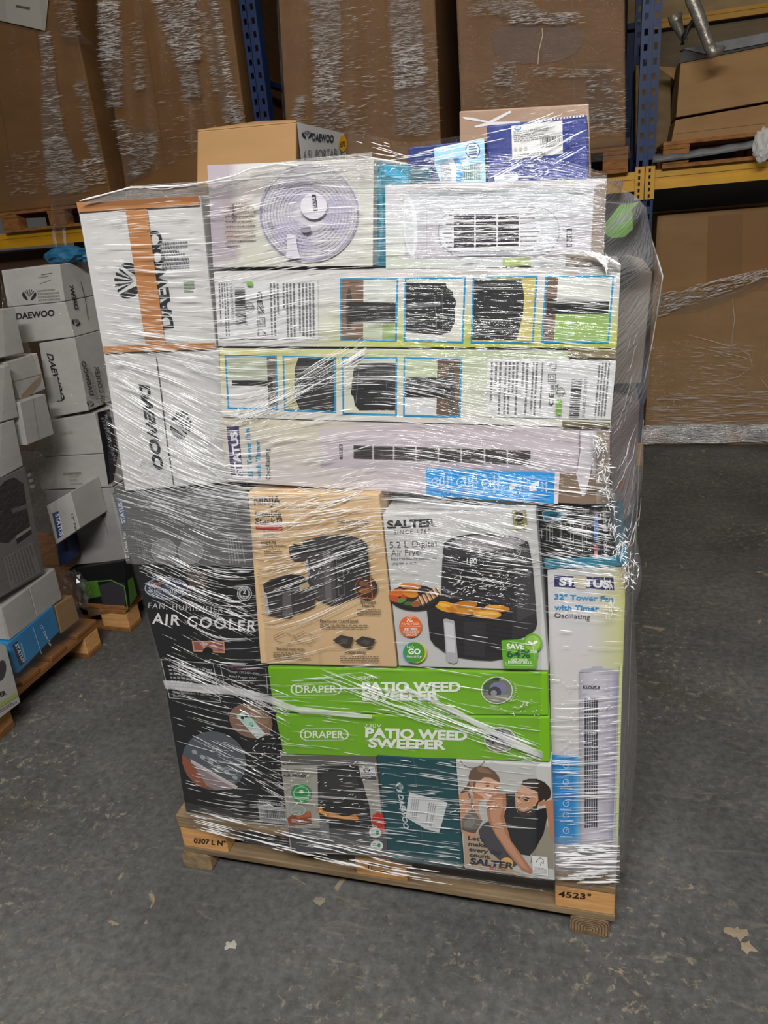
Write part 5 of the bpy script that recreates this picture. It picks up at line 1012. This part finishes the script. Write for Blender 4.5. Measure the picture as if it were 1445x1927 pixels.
def sideof(F, X):
    return Face(F.b, None, lambda x, y, L: PX(x, y, X + .0012 + L))
def right_x(F): return max((F.b.matrix_world @ v.co).x if False else (v.co.x + F.b.location.x) for v in F.b.data.vertices)
s_ = sideof(F, right_x(F))
F = rear('white named carton second from the top on the rear pallet', [(14, 579), (122, 568), (140, 634), (40, 646)])
F.text('DAEWOO', (31, 601), (103, 594), 11, (34, 34, 38), .035, 'printed_name')
s2 = sideof(F, right_x(F))
s2.text('DAEWOO', (141, 582), (126, 520), 7, (48, 46, 48), .03, 'printed_name', up=(1, -.15)); s2.pic('printed_emblem', petals(143, 607, 8, 70, (50, 48, 50))); s2.pic('info_panel', stroke([(151, 526), (160, 560), (166, 600)], 1.2, (80, 78, 76)))
F = rear('white carton with sideways lettering, third on the rear pallet', [(73, 646), (140, 635), (166, 773), (95, 786)])
F.text('DAEWOO', (88, 665), (112, 752), 11, (38, 38, 42), .035, 'printed_name', up=(.97, .2))
F.pic('clear_label', [([(84, 710), (108, 708), (117, 754), (92, 757)], (150, 150, 146))] + stroke([(108, 708), (117, 754), (108, 755)], 1.5, (50, 50, 50)))
s3 = sideof(F, right_x(F))
s3.text('DAEWOO', (170, 745), (153, 680), 7, (62, 58, 60), .03, 'printed_name', up=(1, -.15)); s3.pic('printed_emblem', petals(170, 760, 7, 70, (62, 58, 60))); s3.text('AIR COOLER', (192, 764), (177, 690), 8, (70, 66, 68), .02, 'printed_title', up=(1, -.2)); s3.text('DIGITAL', (181, 752), (165, 690), 5, (120, 114, 116), 0, 'printed_title', up=(1, -.2))
F = rear('wide grey-white carton with black stripe side, fourth on the rear pallet', [(62, 796), (178, 778), (196, 853), (80, 860)])
s4 = sideof(F, right_x(F))
s4.pic('black_side_panel', [([(183, 776), (206, 770), (222, 850), (214, 905), (204, 912)], (30, 30, 36))]); s4.text('FROM OUR', (205, 832), (196, 780), 5, (170, 170, 176), .01, 'printed_title', up=(1, -.15)); s4.text('ENERGY EXPERTS', (214, 868), (190, 786), 5, (150, 150, 158), .01, 'printed_title', up=(1, -.15))
F.pic('faint_print', small_print([(112, 812), (140, 808), (142, 815), (114, 820)], 1, (150, 154, 140), fillv=.7))
F = rear('wide grey-white carton with faint green print, fifth on the rear pallet', [(64, 862), (196, 854), (211, 916), (78, 922)])
F.pic('faint_print', small_print([(118, 889), (152, 886), (153, 893), (119, 895)], 1, (120, 122, 112), fillv=.7, seed=4) + small_print([(128, 894), (152, 892), (156, 914), (134, 914)], 3, (150, 150, 138), seed=6))
F = rear('tall grey carton with dark fold marks, sixth on the rear pallet', [(84, 924), (213, 918), (238, 1054), (112, 1066)], noisy('plain_grey_card', (150, 148, 146), (164, 162, 160), (4, 4, 9), .5))
F.pic('faint_print', [([(188, 966), (199, 966), (199, 973), (190, 974)], (100, 98, 96))] + stroke([(194, 976), (204, 1006)], 1, (110, 108, 106)))
F = rear('black battery carton with green panels at the rear pallet corner', [(128, 1072), (232, 1056), (243, 1150), (160, 1160)], BLACK, L1Y - .03, .4, 'battery_carton', .146)
F.pic('green_panel', [([(154, 1096), (183, 1092), (190, 1122), (160, 1128)], (76, 120, 40)), ([(186, 1102), (212, 1094), (234, 1098), (236, 1140), (196, 1150)], (58, 56, 62))] + stroke([(180, 1094), (210, 1092), (234, 1104), (240, 1146)], 2, (96, 140, 60)))
F.pic('kraft_base', [([(163, 1140), (238, 1142), (240, 1150), (166, 1160)], (120, 96, 70))])
s5 = sideof(F, right_x(F)); s5.pic('green_panel', [([(240, 1092), (250, 1086), (258, 1120), (245, 1140)], (70, 110, 40))])
F = rear('small dark blue packet between the status packet and the battery carton', [(104, 1022), (124, 1016), (132, 1056), (112, 1066)], noisy('dark_navy_card', (34, 46, 80), (42, 54, 90), (4, 4, 4), .4), L1Y - .1, .08, 'blue_packet')
crumple('blue plastic bag lying on top of the rear stack of white cartons', 128, 481, .085, L1Y + .1, 1.25, .45, 5, noisy('blue_bag_plastic', (22, 70, 100), (40, 96, 126), (12, 12, 12), .3, .3), 'plastic_bag', 'bag')
o = sheet('stretch_film', [[(4, 506), (113, 494)], [(40, 646), (141, 632)], [(95, 786), (178, 772)], [(78, 924), (212, 915)], [(112, 1066), (238, 1052)]], lambda x, y, u, v: PY(x, y, L1Y - .012), FILMB, None, 16, 8, .002, .5, 1.2, 27)
tag(o, 'clear film round the white cartons of the rear pallet', 'film')

# nearer pallet seen from its long side
GN = 'cartons on the nearer pallet'
NX = -2.17
p = euro('wooden_pallet', 'wooden pallet seen along its long side, under the blue packet and small white cartons', NX - .8, NX, 1.2, 2.46, 0, (WOODD, WOODB, WOODD))
def near(label, q, mat=WHITED, X=NX - .03, d=.3, name='white_carton'): return carton_x(name, label, 'box', q, X, d, mat, GN)
near('small white carton beside the emblem carton, topmost of the nearer pallet', [(-12, 583), (27, 579), (46, 664), (-6, 675)])
near('white carton left of the creased one on the nearer pallet', [(-14, 694), (18, 687), (35, 785), (-10, 798)], X=NX)
F = near('white carton with torn tape patch on the nearer pallet', [(12, 682), (70, 664), (86, 732), (40, 751)])
F.pic('scuffed_tape', [([(40, 744), (62, 720), (78, 706), (76, 722), (60, 742), (42, 752)], (140, 122, 100))]); F.pic('flap_gap', stroke([(26, 718), (78, 704)], 1.2, (130, 120, 112)))
F = near('white carton with a lengthwise seam hanging lowest of the small white ones', [(37, 757), (85, 741), (102, 817), (51, 838)], X=NX + .01)
F.pic('flap_gap', stroke([(62, 750), (74, 828)], 1, (140, 132, 124)))
F = near('white carton just above the black fryer carton on the nearer pallet', [(-14, 802), (27, 790), (44, 876), (-8, 905)], X=NX)
F = near('grey carton with a black fryer picture on the nearer pallet', [(-14, 908), (47, 878), (84, 1078), (-8, 1130)], noisy('mid_grey_card', (96, 94, 92), (108, 106, 104), (4, 4, 9), .5), NX, .3, 'fryer_carton')
F.pic('fryer_picture', [([(-8, 926), (8, 906), (26, 898), (44, 910), (50, 950), (58, 1000), (30, 1008), (16, 1022), (-6, 1020)], (34, 32, 32)), ([(22, 958), (50, 948), (52, 956), (24, 966)], (96, 84, 82)), ([(30, 1012), (58, 994), (60, 1004), (32, 1024)], (20, 20, 20)), ([(30, 1008), (58, 990), (58, 996), (31, 1014)], (150, 140, 130))])
F.pic('small_print', [([(6, 1050), (60, 1020), (78, 1076), (20, 1110)], (118, 116, 112))] + small_print([(8, 1052), (58, 1024), (74, 1074), (22, 1104)], 9, (92, 90, 88), True))
F.pic('side_print', small_print([(50, 890), (58, 886), (66, 920), (58, 922)], 3, (150, 150, 150)))
near('small white carton, left of the pair above the blue packet', [(2, 1144), (54, 1106), (70, 1164), (18, 1205)], X=NX)
near('small white carton, right of the pair above the blue packet', [(55, 1105), (103, 1069), (117, 1126), (70, 1163)], X=NX)
F = near('sky blue desk fan packet lying on the pallet beside the brown carton', [(14, 1212), (100, 1140), (112, 1188), (34, 1268)], noisy('sky_blue_card', (28, 120, 178), (40, 134, 190), (4, 4, 4), .4), NX + .005, .3, 'fan_packet')
F.pic('brand_label', [([(23, 1214), (32, 1206), (46, 1246), (38, 1254)], (40, 48, 90))]); F.text('STATUS', (28, 1213), (42, 1247), 6, (220, 224, 230), .03, 'brand_text', up=(.9, -.4))
F.text('12" Desk Fan', (75, 1178), (94, 1216), 5, (220, 232, 240), .01, 'printed_title', up=(.85, -.5)); F.pic('white_line', stroke([(62, 1180), (78, 1230)], 1, (200, 220, 232)) + stroke([(40, 1212), (48, 1240)], 3, (120, 180, 215)))
near('plain brown carton end on the nearer pallet beside the blue packet', [(104, 1140), (137, 1120), (150, 1166), (116, 1192)], CARD, NX + .004, .3, 'brown_carton')
F = near('white scale carton with green line leaning at the nearer pallet edge', [(-30, 1200), (12, 1215), (39, 1322), (-26, 1372)], WHITED, NX + .06, .3, 'scale_carton')
F.pic('scale_picture', [(ell(2, 1262, 9, 20, 10), (70, 66, 66))]); F.text('SALTER', (-22, 1322), (13, 1306), 8, (50, 46, 46), .04, 'printed_brand'); F.pic('green_line', [([(-10, 1328), (32, 1304), (34, 1310), (-8, 1336)], (150, 166, 90))] + small_print([(-10, 1340), (30, 1316), (32, 1322), (-8, 1347)], 2, (120, 116, 112)))
F = carton('status_packet', 'white packet with a blue name label between the two rear stacks', 'box', [(87, 952), (132, 926), (150, 995), (106, 1025)], 2.42, .2, WHITED, None)
F.pic('brand_label', [([(98, 966), (110, 962), (117, 1008), (109, 1014)], (40, 60, 104))]); F.text('STATUS', (104, 968), (113, 1009), 7, (214, 216, 222), .03, 'brand_text', up=(1, -.25)); F.text('12" Fan', (133, 968), (142, 1000), 4, (70, 66, 66), .01, 'printed_title', up=(1, -.3))
crumple('crumpled clear film between the nearer stack and the battery carton', 140, 1110, .09, 2.5, .8, 1.2, 8, FILMC)
o = sheet('stretch_film', [[(0, 520), (12, 560), (28, 580)], [(10, 680), (60, 670), (86, 735)], [(0, 880), (60, 850), (104, 818)], [(0, 1140), (70, 1090), (110, 1064)], [(30, 1290), (100, 1230), (168, 1180)]], lambda x, y, u, v: PX(x, y, NX + .07), FILMC, None, 16, 8, .002, .5, 1.2, 29)
tag(o, 'loose clear film hanging over the cartons of the nearer pallet', 'film')

# ------------------------------------------------------------------ stretch film round the main pallet
film = empty('stretch_film', (-.5, 1.8, .2), 'clear stretch film wound round the whole stack on the pallet', 'film')
CX = [140, 300, 420, 560, 720, 900, 1050, 1180]
CY = [[376, 352, 338, 300, 300, 290, 300, 340], [440, 430, 425, 400, 395, 395, 390, 400], [520, 540, 530, 500, 485, 480, 480, 495], [600, 620, 622, 600, 590, 600, 610, 620],
      [640, 665, 690, 690, 680, 690, 700, 720], [675, 725, 775, 740, 725, 760, 790, 810], [710, 800, 860, 850, 830, 850, 880, 900], [760, 860, 910, 920, 900, 930, 950, 960],
      [860, 925, 950, 960, 945, 960, 985, 1010], [930, 965, 1010, 1010, 985, 1010, 1050, 1070], [1000, 1060, 1110, 1090, 1040, 1065, 1095, 1110], [1080, 1140, 1200, 1180, 1115, 1135, 1160, 1170],
      [1190, 1235, 1280, 1280, 1270, 1290, 1310, 1300], [1260, 1285, 1320, 1340, 1365, 1405, 1430, 1420], [1400, 1440, 1470, 1480, 1488, 1500, 1505, 1500], [1500, 1545, 1575, 1595, 1615, 1640, 1655, 1640]]
def smooth_interp(xs, ys, x):
    k = 0
    while k < len(xs) - 2 and x > xs[k + 1]: k += 1
    t = (x - xs[k]) / (xs[k + 1] - xs[k])
    m0 = (ys[k + 1] - ys[max(k - 1, 0)]) / (xs[k + 1] - xs[max(k - 1, 0)]); k2 = min(k + 2, len(xs) - 1); m1 = (ys[k2] - ys[k]) / (xs[k2] - xs[k]); h = xs[k + 1] - xs[k]
    return (2 * t ** 3 - 3 * t * t + 1) * ys[k] + (t ** 3 - 2 * t * t + t) * h * m0 + (-2 * t ** 3 + 3 * t * t) * ys[k + 1] + (t ** 3 - t * t) * h * m1
def flow(x, s):
    k = max(0, min(int(s), len(CY) - 2)); t = s - k
    return smooth_interp(CX, CY[k], x) * (1 - t) + smooth_interp(CX, CY[k + 1], x) * t
def edgex(y):   # left and right outline of the stack
    return interp([380, 660, 925, 1065, 1245, 1515, 1640], [143, 192, 208, 250, 300, 345, 352], y), interp([335, 480, 505, 655, 800, 950, 1060, 1080, 1640], [1142, 1138, 1168, 1160, 1150, 1150, 1165, 1180, 1163], y)
def sm(a, b, x):
    t = max(0, min(1, (x - a) / (b - a))); return t * t * (3 - 2 * t)
def YF(x, y):
    t = sm(900, 975, y); midv = 1.362 * (1 - t) + 1.341 * t; rt = 1.362 * (1 - t) + 1.378 * t
    l = interp([380, 900, 1060, 1250, 1420, 1520], [372, 405, 470, 490, 505, 530], y)
    v = 1.389 + (midv - 1.389) * sm(l - 10, l + 22, x)
    return v + (rt - midv) * sm(1005, 1040, x)
V = []; U = []; Fc = []; nx, ns = 56, 90
for j in range(ns + 1):
    s = j / ns * (len(CY) - 1)
    for i in range(nx + 1):
        u = i / nx; y = flow(140 + 1040 * u, s)
        for _ in range(2):
            l, r = edgex(y); x = l + (r - l) * u; y = flow(x, s)
        V.append(PY(x, y, YF(x, y) - .001 - .0012 * math.sin(s * 9 + u * 5))); U.append((u * 1.25, s * .095))
for j in range(ns):
    for i in range(nx):
        a = j * (nx + 1) + i; Fc.append((a, a + nx + 1, a + nx + 2, a + 1))
link('front_film', V, Fc, FILM, film, uvs=U, smooth=True)
# gathered pleats
def pleat(m, pts, wd, hgt):
    n = len(pts); b0 = len(m.v)
    for i, (x, y) in enumerate(pts):
        t = i / (n - 1); k = math.sin(math.pi * min(max(t, .06), .94)); Y = YF(x, y) - .0025
        dx = pts[min(i + 1, n - 1)][0] - pts[max(i - 1, 0)][0]; dy = pts[min(i + 1, n - 1)][1] - pts[max(i - 1, 0)][1]; L = math.hypot(dx, dy) or 1
        nx_, ny_ = -dy / L * wd / 2 * k, dx / L * wd / 2 * k
        m.v += [PY(x - nx_, y - ny_, Y), PY(x, y, Y - hgt * k), PY(x + nx_, y + ny_, Y)]
    for i in range(n - 1):
        a = b0 + i * 3; m.f += [[a, a + 1, a + 4, a + 3], [a + 1, a + 2, a + 5, a + 4]]; m.mi += [0, 0]
def dens(x, y):
    d = .55
    if x < 480: d = 1.0 if 560 < y < 1070 else .7
    if 880 < y < 1080 and x < 480: d = 1.3
    if 1430 < y: d = 1.1
    if 720 < x < 1010 and 970 < y < 1060: d = .14
    if 1040 < x and 1150 < y < 1290: d = .15
    if x > 1040 and y > 1290: d = 1.0
    if 700 < x < 1140 and y < 500: d = .35
    if 720 < x < 1060 and 520 < y < 800: d = .4
    if 500 < x < 1040 and 1250 < y < 1430: d = .3
    if 740 < x < 1040 and 1080 < y < 1250: d = .2
    if x > 860 and 1440 < y: d = .45 if x < 1040 else 1.2
    if 860 < x < 1040 and y > 1560: d = .08
    if 235 < x < 300 and 715 < y < 890: d = .4
    if 1035 < x < 1160 and 1080 < y < 1175: d = .2
    if 690 < x < 1000 and 965 < y < 1065: d = .1
    if 440 < x < 535 and 935 < y < 1000: d = .4
    if 480 < x < 720 and 1130 < y < 1240: d = .3
    return d
rp = random.Random(5); m1 = MB(); m2 = MB(); cnt = 0
while cnt < NPLEAT:
    s = rp.uniform(0.35, len(CY) - 1); x = rp.uniform(140, 1175); y = flow(x, s)
    l, r = edgex(y)
    if not (l + 4 < x < r - 4) or rp.random() * 1.3 > dens(x, y): continue
    L = rp.choice((18, 26, 40, 60, 90, 140)) * rp.uniform(.6, 1.2); n = max(3, int(L / 18))
    xe = min(x + L, r - 3)
    if y > 1560 and x < 858: xe = min(xe, 866)
    tilt = rp.gauss(0, .02)
    pts = [(x + (xe - x) * i / n, flow(x + (xe - x) * i / n, s) + tilt * (xe - x) * i / n) for i in range(n + 1)]
    w_ = rp.choice((.8, 1.0, 1.2, 1.5, 2.0)) * rp.uniform(.7, 1.1)
    pleat(m1 if rp.random() < .5 else m2, pts, w_, w_ / rp.uniform(1100, 3600)); cnt += 1
fans = [((430, 805, 22), (690, 655, 40), 110), ((1168, 1078, 14), (800, 1010, 60), 80), ((600, 1262, 26), (1034, 1424, 18), 150), ((205, 715, 40), (424, 850, 55), 55), ((258, 1075, 30), (480, 1160, 70), 100),
        ((470, 985, 60), (715, 900, 50), 80), ((492, 1080, 70), (715, 1010, 60), 60), ((310, 1235, 18), (545, 1345, 40), 80), ((360, 1390, 40), (540, 1480, 60), 70), ((850, 455, 50), (1132, 420, 60), 60), ((760, 345, 8), (1138, 350, 18), 60), ((1010, 1000, 40), (1150, 1030, 40), 60), ((1120, 500, 14), (960, 480, 14), 30)]
for (x0, y0, s0), (x1, y1, s1), n in fans:
    for _ in range(n):
        g = rp.gauss(0, .5); a = (x0, y0 + g * s0); b_ = (x1, y1 + g * s1); t0 = rp.uniform(0, .92); t1 = min(1, t0 + rp.choice((.05, .08, .12, .2, .35)))
        pts = [lerp(a, b_, t0 + (t1 - t0) * i / 4) for i in range(5)]; w_ = rp.choice((.8, 1.0, 1.4, 1.9)) * rp.uniform(.7, 1.1)
        pleat(m1 if rp.random() < .6 else m2, pts, w_, w_ / rp.uniform(1100, 3600))
# speckled crinkles: short bright flecks
for (xa, xb, ya, yb, n) in ((850, 985, 1075, 1120, 90), (980, 1140, 345, 400, 60), (740, 1000, 345, 365, 30), (840, 1030, 1500, 1530, 25), (430, 560, 770, 800, 40), (1050, 1150, 1280, 1420, 60), (520, 720, 1430, 1560, 60), (640, 760, 310, 330, 20), (940, 1030, 1310, 1345, 30), (470, 540, 1380, 1440, 40), (560, 760, 1060, 1110, 30), (250, 330, 860, 900, 30)):
    for _ in range(n):
        x, y = rp.uniform(xa, xb), rp.uniform(ya, yb); L = rp.uniform(3, 9); a = rp.gauss(.25, .5); w_ = rp.uniform(1, 2.2)
        pleat(m1, [(x, y), (x + L * .5 * math.cos(a), y - L * .5 * math.sin(a)), (x + L * math.cos(a), y - L * math.sin(a))], w_, w_ / rp.uniform(900, 2600))
o = m1.build('film_pleat', PLEAT, film); o['kind'] = 'stuff'; o = m2.build('film_pleat', PLEATS, film); o['kind'] = 'stuff'
def rope(pts, Y, r, name='film_rope', mat=None, jit=0, seed=0):
    rd = random.Random(seed); P_ = []
    for i in range(len(pts) - 1):
        for k in range(6): P_.append(lerp(pts[i], pts[i + 1], k / 6))
    P_.append(pts[-1]); m = MB(); n = len(P_)
    rs = [max(.0006, r * (1 + rd.uniform(-.4, .4)) * (1 if 0 < i < n - 1 else .3)) for i in range(n)]
    m.tube([PY(x + rd.gauss(0, jit), y + rd.gauss(0, jit), Y(x, y) if callable(Y) else Y) for x, y in P_], rs, 6)
    o = m.build(name, mat or PLEAT, film); return o
def YT(x, y): return YF(x, y) - .006
# rolled upper edge
rope([(150, 378), (245, 353), (330, 350), (388, 343), (440, 331), (470, 318), (520, 308), (560, 312)], YT, .0014, seed=1)
rope([(245, 352), (300, 356), (388, 346), (450, 336), (560, 330), (640, 318)], YT, .0008, seed=2, jit=.6, mat=PLEATS)
o = sheet('upper_film_edge', [[(180, 372), (245, 350), (388, 340), (470, 314), (560, 300), (700, 286)], [(150, 384), (245, 376), (388, 368), (470, 352), (560, 345), (700, 340)]], lambda x, y, u, v: PY(x, y, YF(x, y) - .004), FILMG, film, 40, 5, .0015, 1, .2, 3)
o = sheet('upper_film', [[(655, 246), (770, 270), (900, 250), (1000, 205), (1108, 196)], [(655, 300), (770, 335), (900, 340), (1000, 338), (1112, 336)]], lambda x, y, u, v: PY(x, y, BACK - .02), FILMT, film, 40, 8, .002, .8, .25, 4)
mt = MB(); rc = random.Random(9)
for a, b_, n in (((655, 255), (770, 290), 8), ((770, 300), (1105, 225), 14), ((700, 300), (915, 268), 8), ((915, 335), (1105, 240), 14), ((1000, 335), (1106, 275), 10), ((660, 290), (905, 330), 8), ((930, 260), (1060, 212), 8), ((780, 318), (910, 318), 8)):
    for _ in range(n):
        t0 = rc.uniform(0, .8); t1 = min(1, t0 + rc.choice((.1, .2, .4))); d = rc.gauss(0, 7)
        pts = [PY(*(lambda p: (p[0], p[1] + d))(lerp(a, b_, t0 + (t1 - t0) * k / 4)), BACK - .028) for k in range(5)]; mt.tube(pts, [.0002, .0006, .0008, .0006, .0002], 5)
o = mt.build('upper_crinkles', PLEAT, film); o['kind'] = 'stuff'
o = sheet('film_layer', [[(208, 930), (330, 926), (463, 920)], [(238, 1060), (360, 1064), (482, 1066)]], lambda x, y, u, v: PY(x, y, YF(x, y) - .004), FILML, film, 24, 8, .001, .4, .3, 91)
o = sheet('film_layer', [[(1042, 1575), (1166, 1572)], [(1044, 1650), (1166, 1645)]], lambda x, y, u, v: PY(x, y, YF(x, y) - .004), FILML, film, 16, 6, .001, .25, .2, 92)
# bunched film on the near corner and the loose side
CORN = [(1122, 812), (1128, 855), (1136, 905), (1148, 960), (1164, 1015), (1178, 1052), (1190, 1082)]
def corner_at(x, y, u, v): return PY(x, y, 1.352 + .03 * sm(1040, 1090, y))
o = sheet('film_rope', [[(x - 14, y) for x, y in CORN], [(x, y) for x, y in CORN], [(x + 15, y) for x, y in CORN]], corner_at, FILMC, film, 60, 5, .006, 1, .25, 61)
mt = MB(); rc = random.Random(77)
for k in range(170):
    t = rc.uniform(0, 5.9); i = int(t); c = lerp(CORN[i], CORN[i + 1], t - i); x, y = c[0] + rc.gauss(0, 8), c[1]; a = rc.gauss(1.25, .8); L = rc.uniform(4, 20)
    Yc = 1.340 + .03 * sm(1040, 1090, y); pts = []
    for q_ in range(4): pts.append(PY(x + L * q_ / 3 * math.cos(a) + rc.uniform(-1, 1), y + L * q_ / 3 * math.sin(a), Yc - rc.uniform(0, .006)))
    mt.tube(pts, [.0002, .0009, .0008, .0002], 5)
for k in range(26):
    x, y = 1184 + rc.gauss(0, 7), 1086 + rc.gauss(0, 8); a = rc.uniform(0, 3.1); L = rc.uniform(4, 14)
    mt.tube([PY(x + L * q_ / 3 * math.cos(a), y + L * q_ / 3 * math.sin(a) + rc.uniform(-1, 1), 1.366 - rc.uniform(0, .006)) for q_ in range(4)], [.0002, .0010, .0009, .0002], 5)
for k in range(16):
    x, y = 1146 + rc.gauss(0, 5), rc.uniform(1082, 1165); L = rc.uniform(6, 26)
    mt.tube([PY(x + rc.uniform(-2, 2), y + L * q_ / 3, 1.366) for q_ in range(4)], [.0002, .0008, .0007, .0002], 5)
o = mt.build('corner_crinkles', PLEAT, film); o['kind'] = 'stuff'
SIL = [(1146, 346), (1190, 366), (1216, 390), (1226, 450), (1247, 520), (1240, 565), (1228, 640), (1212, 720), (1211, 790), (1202, 880), (1197, 1000), (1192, 1084), (1188, 1180), (1181, 1400), (1172, 1650)]
EDG = [(1141, 337), (1138, 400), (1138, 440), (1138, 480), (1168, 503), (1165, 560), (1161, 640), (1157, 720), (1151, 790), (1150, 880), (1152, 1000), (1168, 1066), (1176, 1120), (1170, 1350), (1162, 1640)]
V = []; U = []; Fc = []; rd = random.Random(3); nv = 10
P1 = []; P2 = []
for i in range(len(SIL) - 1):
    for k in range(6): P1.append(lerp(EDG[i], EDG[i + 1], k / 6)); P2.append(lerp(SIL[i], SIL[i + 1], k / 6))
P1.append(EDG[-1]); P2.append(SIL[-1])
for i, (a, b_) in enumerate(zip(P1, P2)):
    A3 = PY(a[0], a[1], YF(a[0] - 4, a[1]) - .002); B3 = PY(b_[0], b_[1], 1.70)
    for k in range(nv + 1):
        t = k / nv; p = A3.lerp(B3, t); p.x += .012 * math.sin(math.pi * t) * math.sin(i * .55 + t * 5) * .8 + .02 * math.sin(math.pi * t); V.append(p); U.append((t * .35, i / len(P1) * 1.6 + t * .25))
for i in range(len(P1) - 1):
    for k in range(nv):
        a = i * (nv + 1) + k; Fc.append((a, a + 1, a + nv + 2, a + nv + 1))
link('side_film', V, Fc, FILMG, film, uvs=U, smooth=True)
mt = MB()
for k in range(26):
    y = rp.uniform(520, 1060); e = interp([p[1] for p in EDG], [p[0] for p in EDG], y); t0 = rp.uniform(0, .4); pts = []
    for i in range(6):
        t = t0 + .5 * i / 5; x = e + 4 + t * 50; yy = y + (t - .2) * rp.choice((40, 60, 90)) * (1 if y < 640 else -1.4); pts.append(PY(x, yy, YF(e - 4, y) - .01 + t * .2))
    mt.tube(pts, [.0002, .0004, .0006, .0006, .0004, .0002], 5)
mt.build('film_rope', PLEATS, film)['kind'] = 'stuff'
rope([(1138, 482), (1150, 490), (1168, 500)], 1.355, .003, seed=70); rope(SIL[3:8], 1.69, .0013, seed=71, mat=PLEATS); rope(SIL[8:14], 1.69, .001, seed=72, mat=PLEATS)
for k in range(8): rope([(1090 + k * 5, 470 + k), (1120 + k * 3, 484), (1142, 500 + k * 2)], 1.35, .0013, seed=80 + k, jit=1)
# slack band across the black and green cartons, skirt on the pallet deck
o = sheet('film_band', [[(306, 1280), (340, 1283), (430, 1291), (500, 1306), (560, 1330), (700, 1346)], [(312, 1296), (340, 1300), (440, 1308), (505, 1322), (566, 1343), (700, 1352)]], lambda x, y, u, v: PY(x, y, YF(max(x, 320), y) - .008), PLEATS, film, 40, 4, .001, 1, .1, 6)
o = sheet('film_band', [[(760, 1290), (860, 1335), (960, 1390), (1036, 1420)], [(760, 1296), (860, 1346), (960, 1402), (1036, 1434)]], lambda x, y, u, v: PY(x, y, YF(x, y) - .008), PLEATS, film, 30, 4, .001, 1, .1, 7)
o = sheet('lower_film', [[(345, 1508), (540, 1548), (740, 1603), (1040, 1652), (1165, 1628)], [(350, 1558), (540, 1604), (740, 1640), (1040, 1680), (1166, 1664)]], lambda x, y, u, v: PY(x, y, 1.338 + .036 * sm(.35, .8, v) + .03 * (1 - sm(360, 520, x)) * (1 - sm(.35, .8, v))), film_mat('skirt_film', .84, .2, 5, 200, .9, .005, .12), film, 50, 8, .0012, 1.25, .16, 8)
mt = MB()
for k in range(70):
    x = rp.uniform(350, 800); L = rp.uniform(20, 90); base = interp([345, 540, 740, 1040, 1165], [1528, 1578, 1622, 1668, 1650], x); dy = rp.uniform(-16, 26)
    pts = [PY(xx, interp([345, 540, 740, 1040, 1165], [1528, 1578, 1622, 1668, 1650], xx) + dy, 1.334) for xx in (x, x + L * .33, x + L * .66, min(x + L, 1165))]; mt.tube(pts, [.0003, .0012, .0011, .0003], 5)
for k in range(90):
    x = rp.uniform(1040, 1140); y = rp.uniform(1590, 1662); L = rp.uniform(15, 70); x1 = min(x + L, 1166)
    mt.tube([PY(x + (x1 - x) * i / 3, y + rp.uniform(-1, 1), 1.36) for i in range(4)], [.0003, .0014, .0012, .0003], 5)
mt.build('film_rope', PLEAT, film)['kind'] = 'stuff'
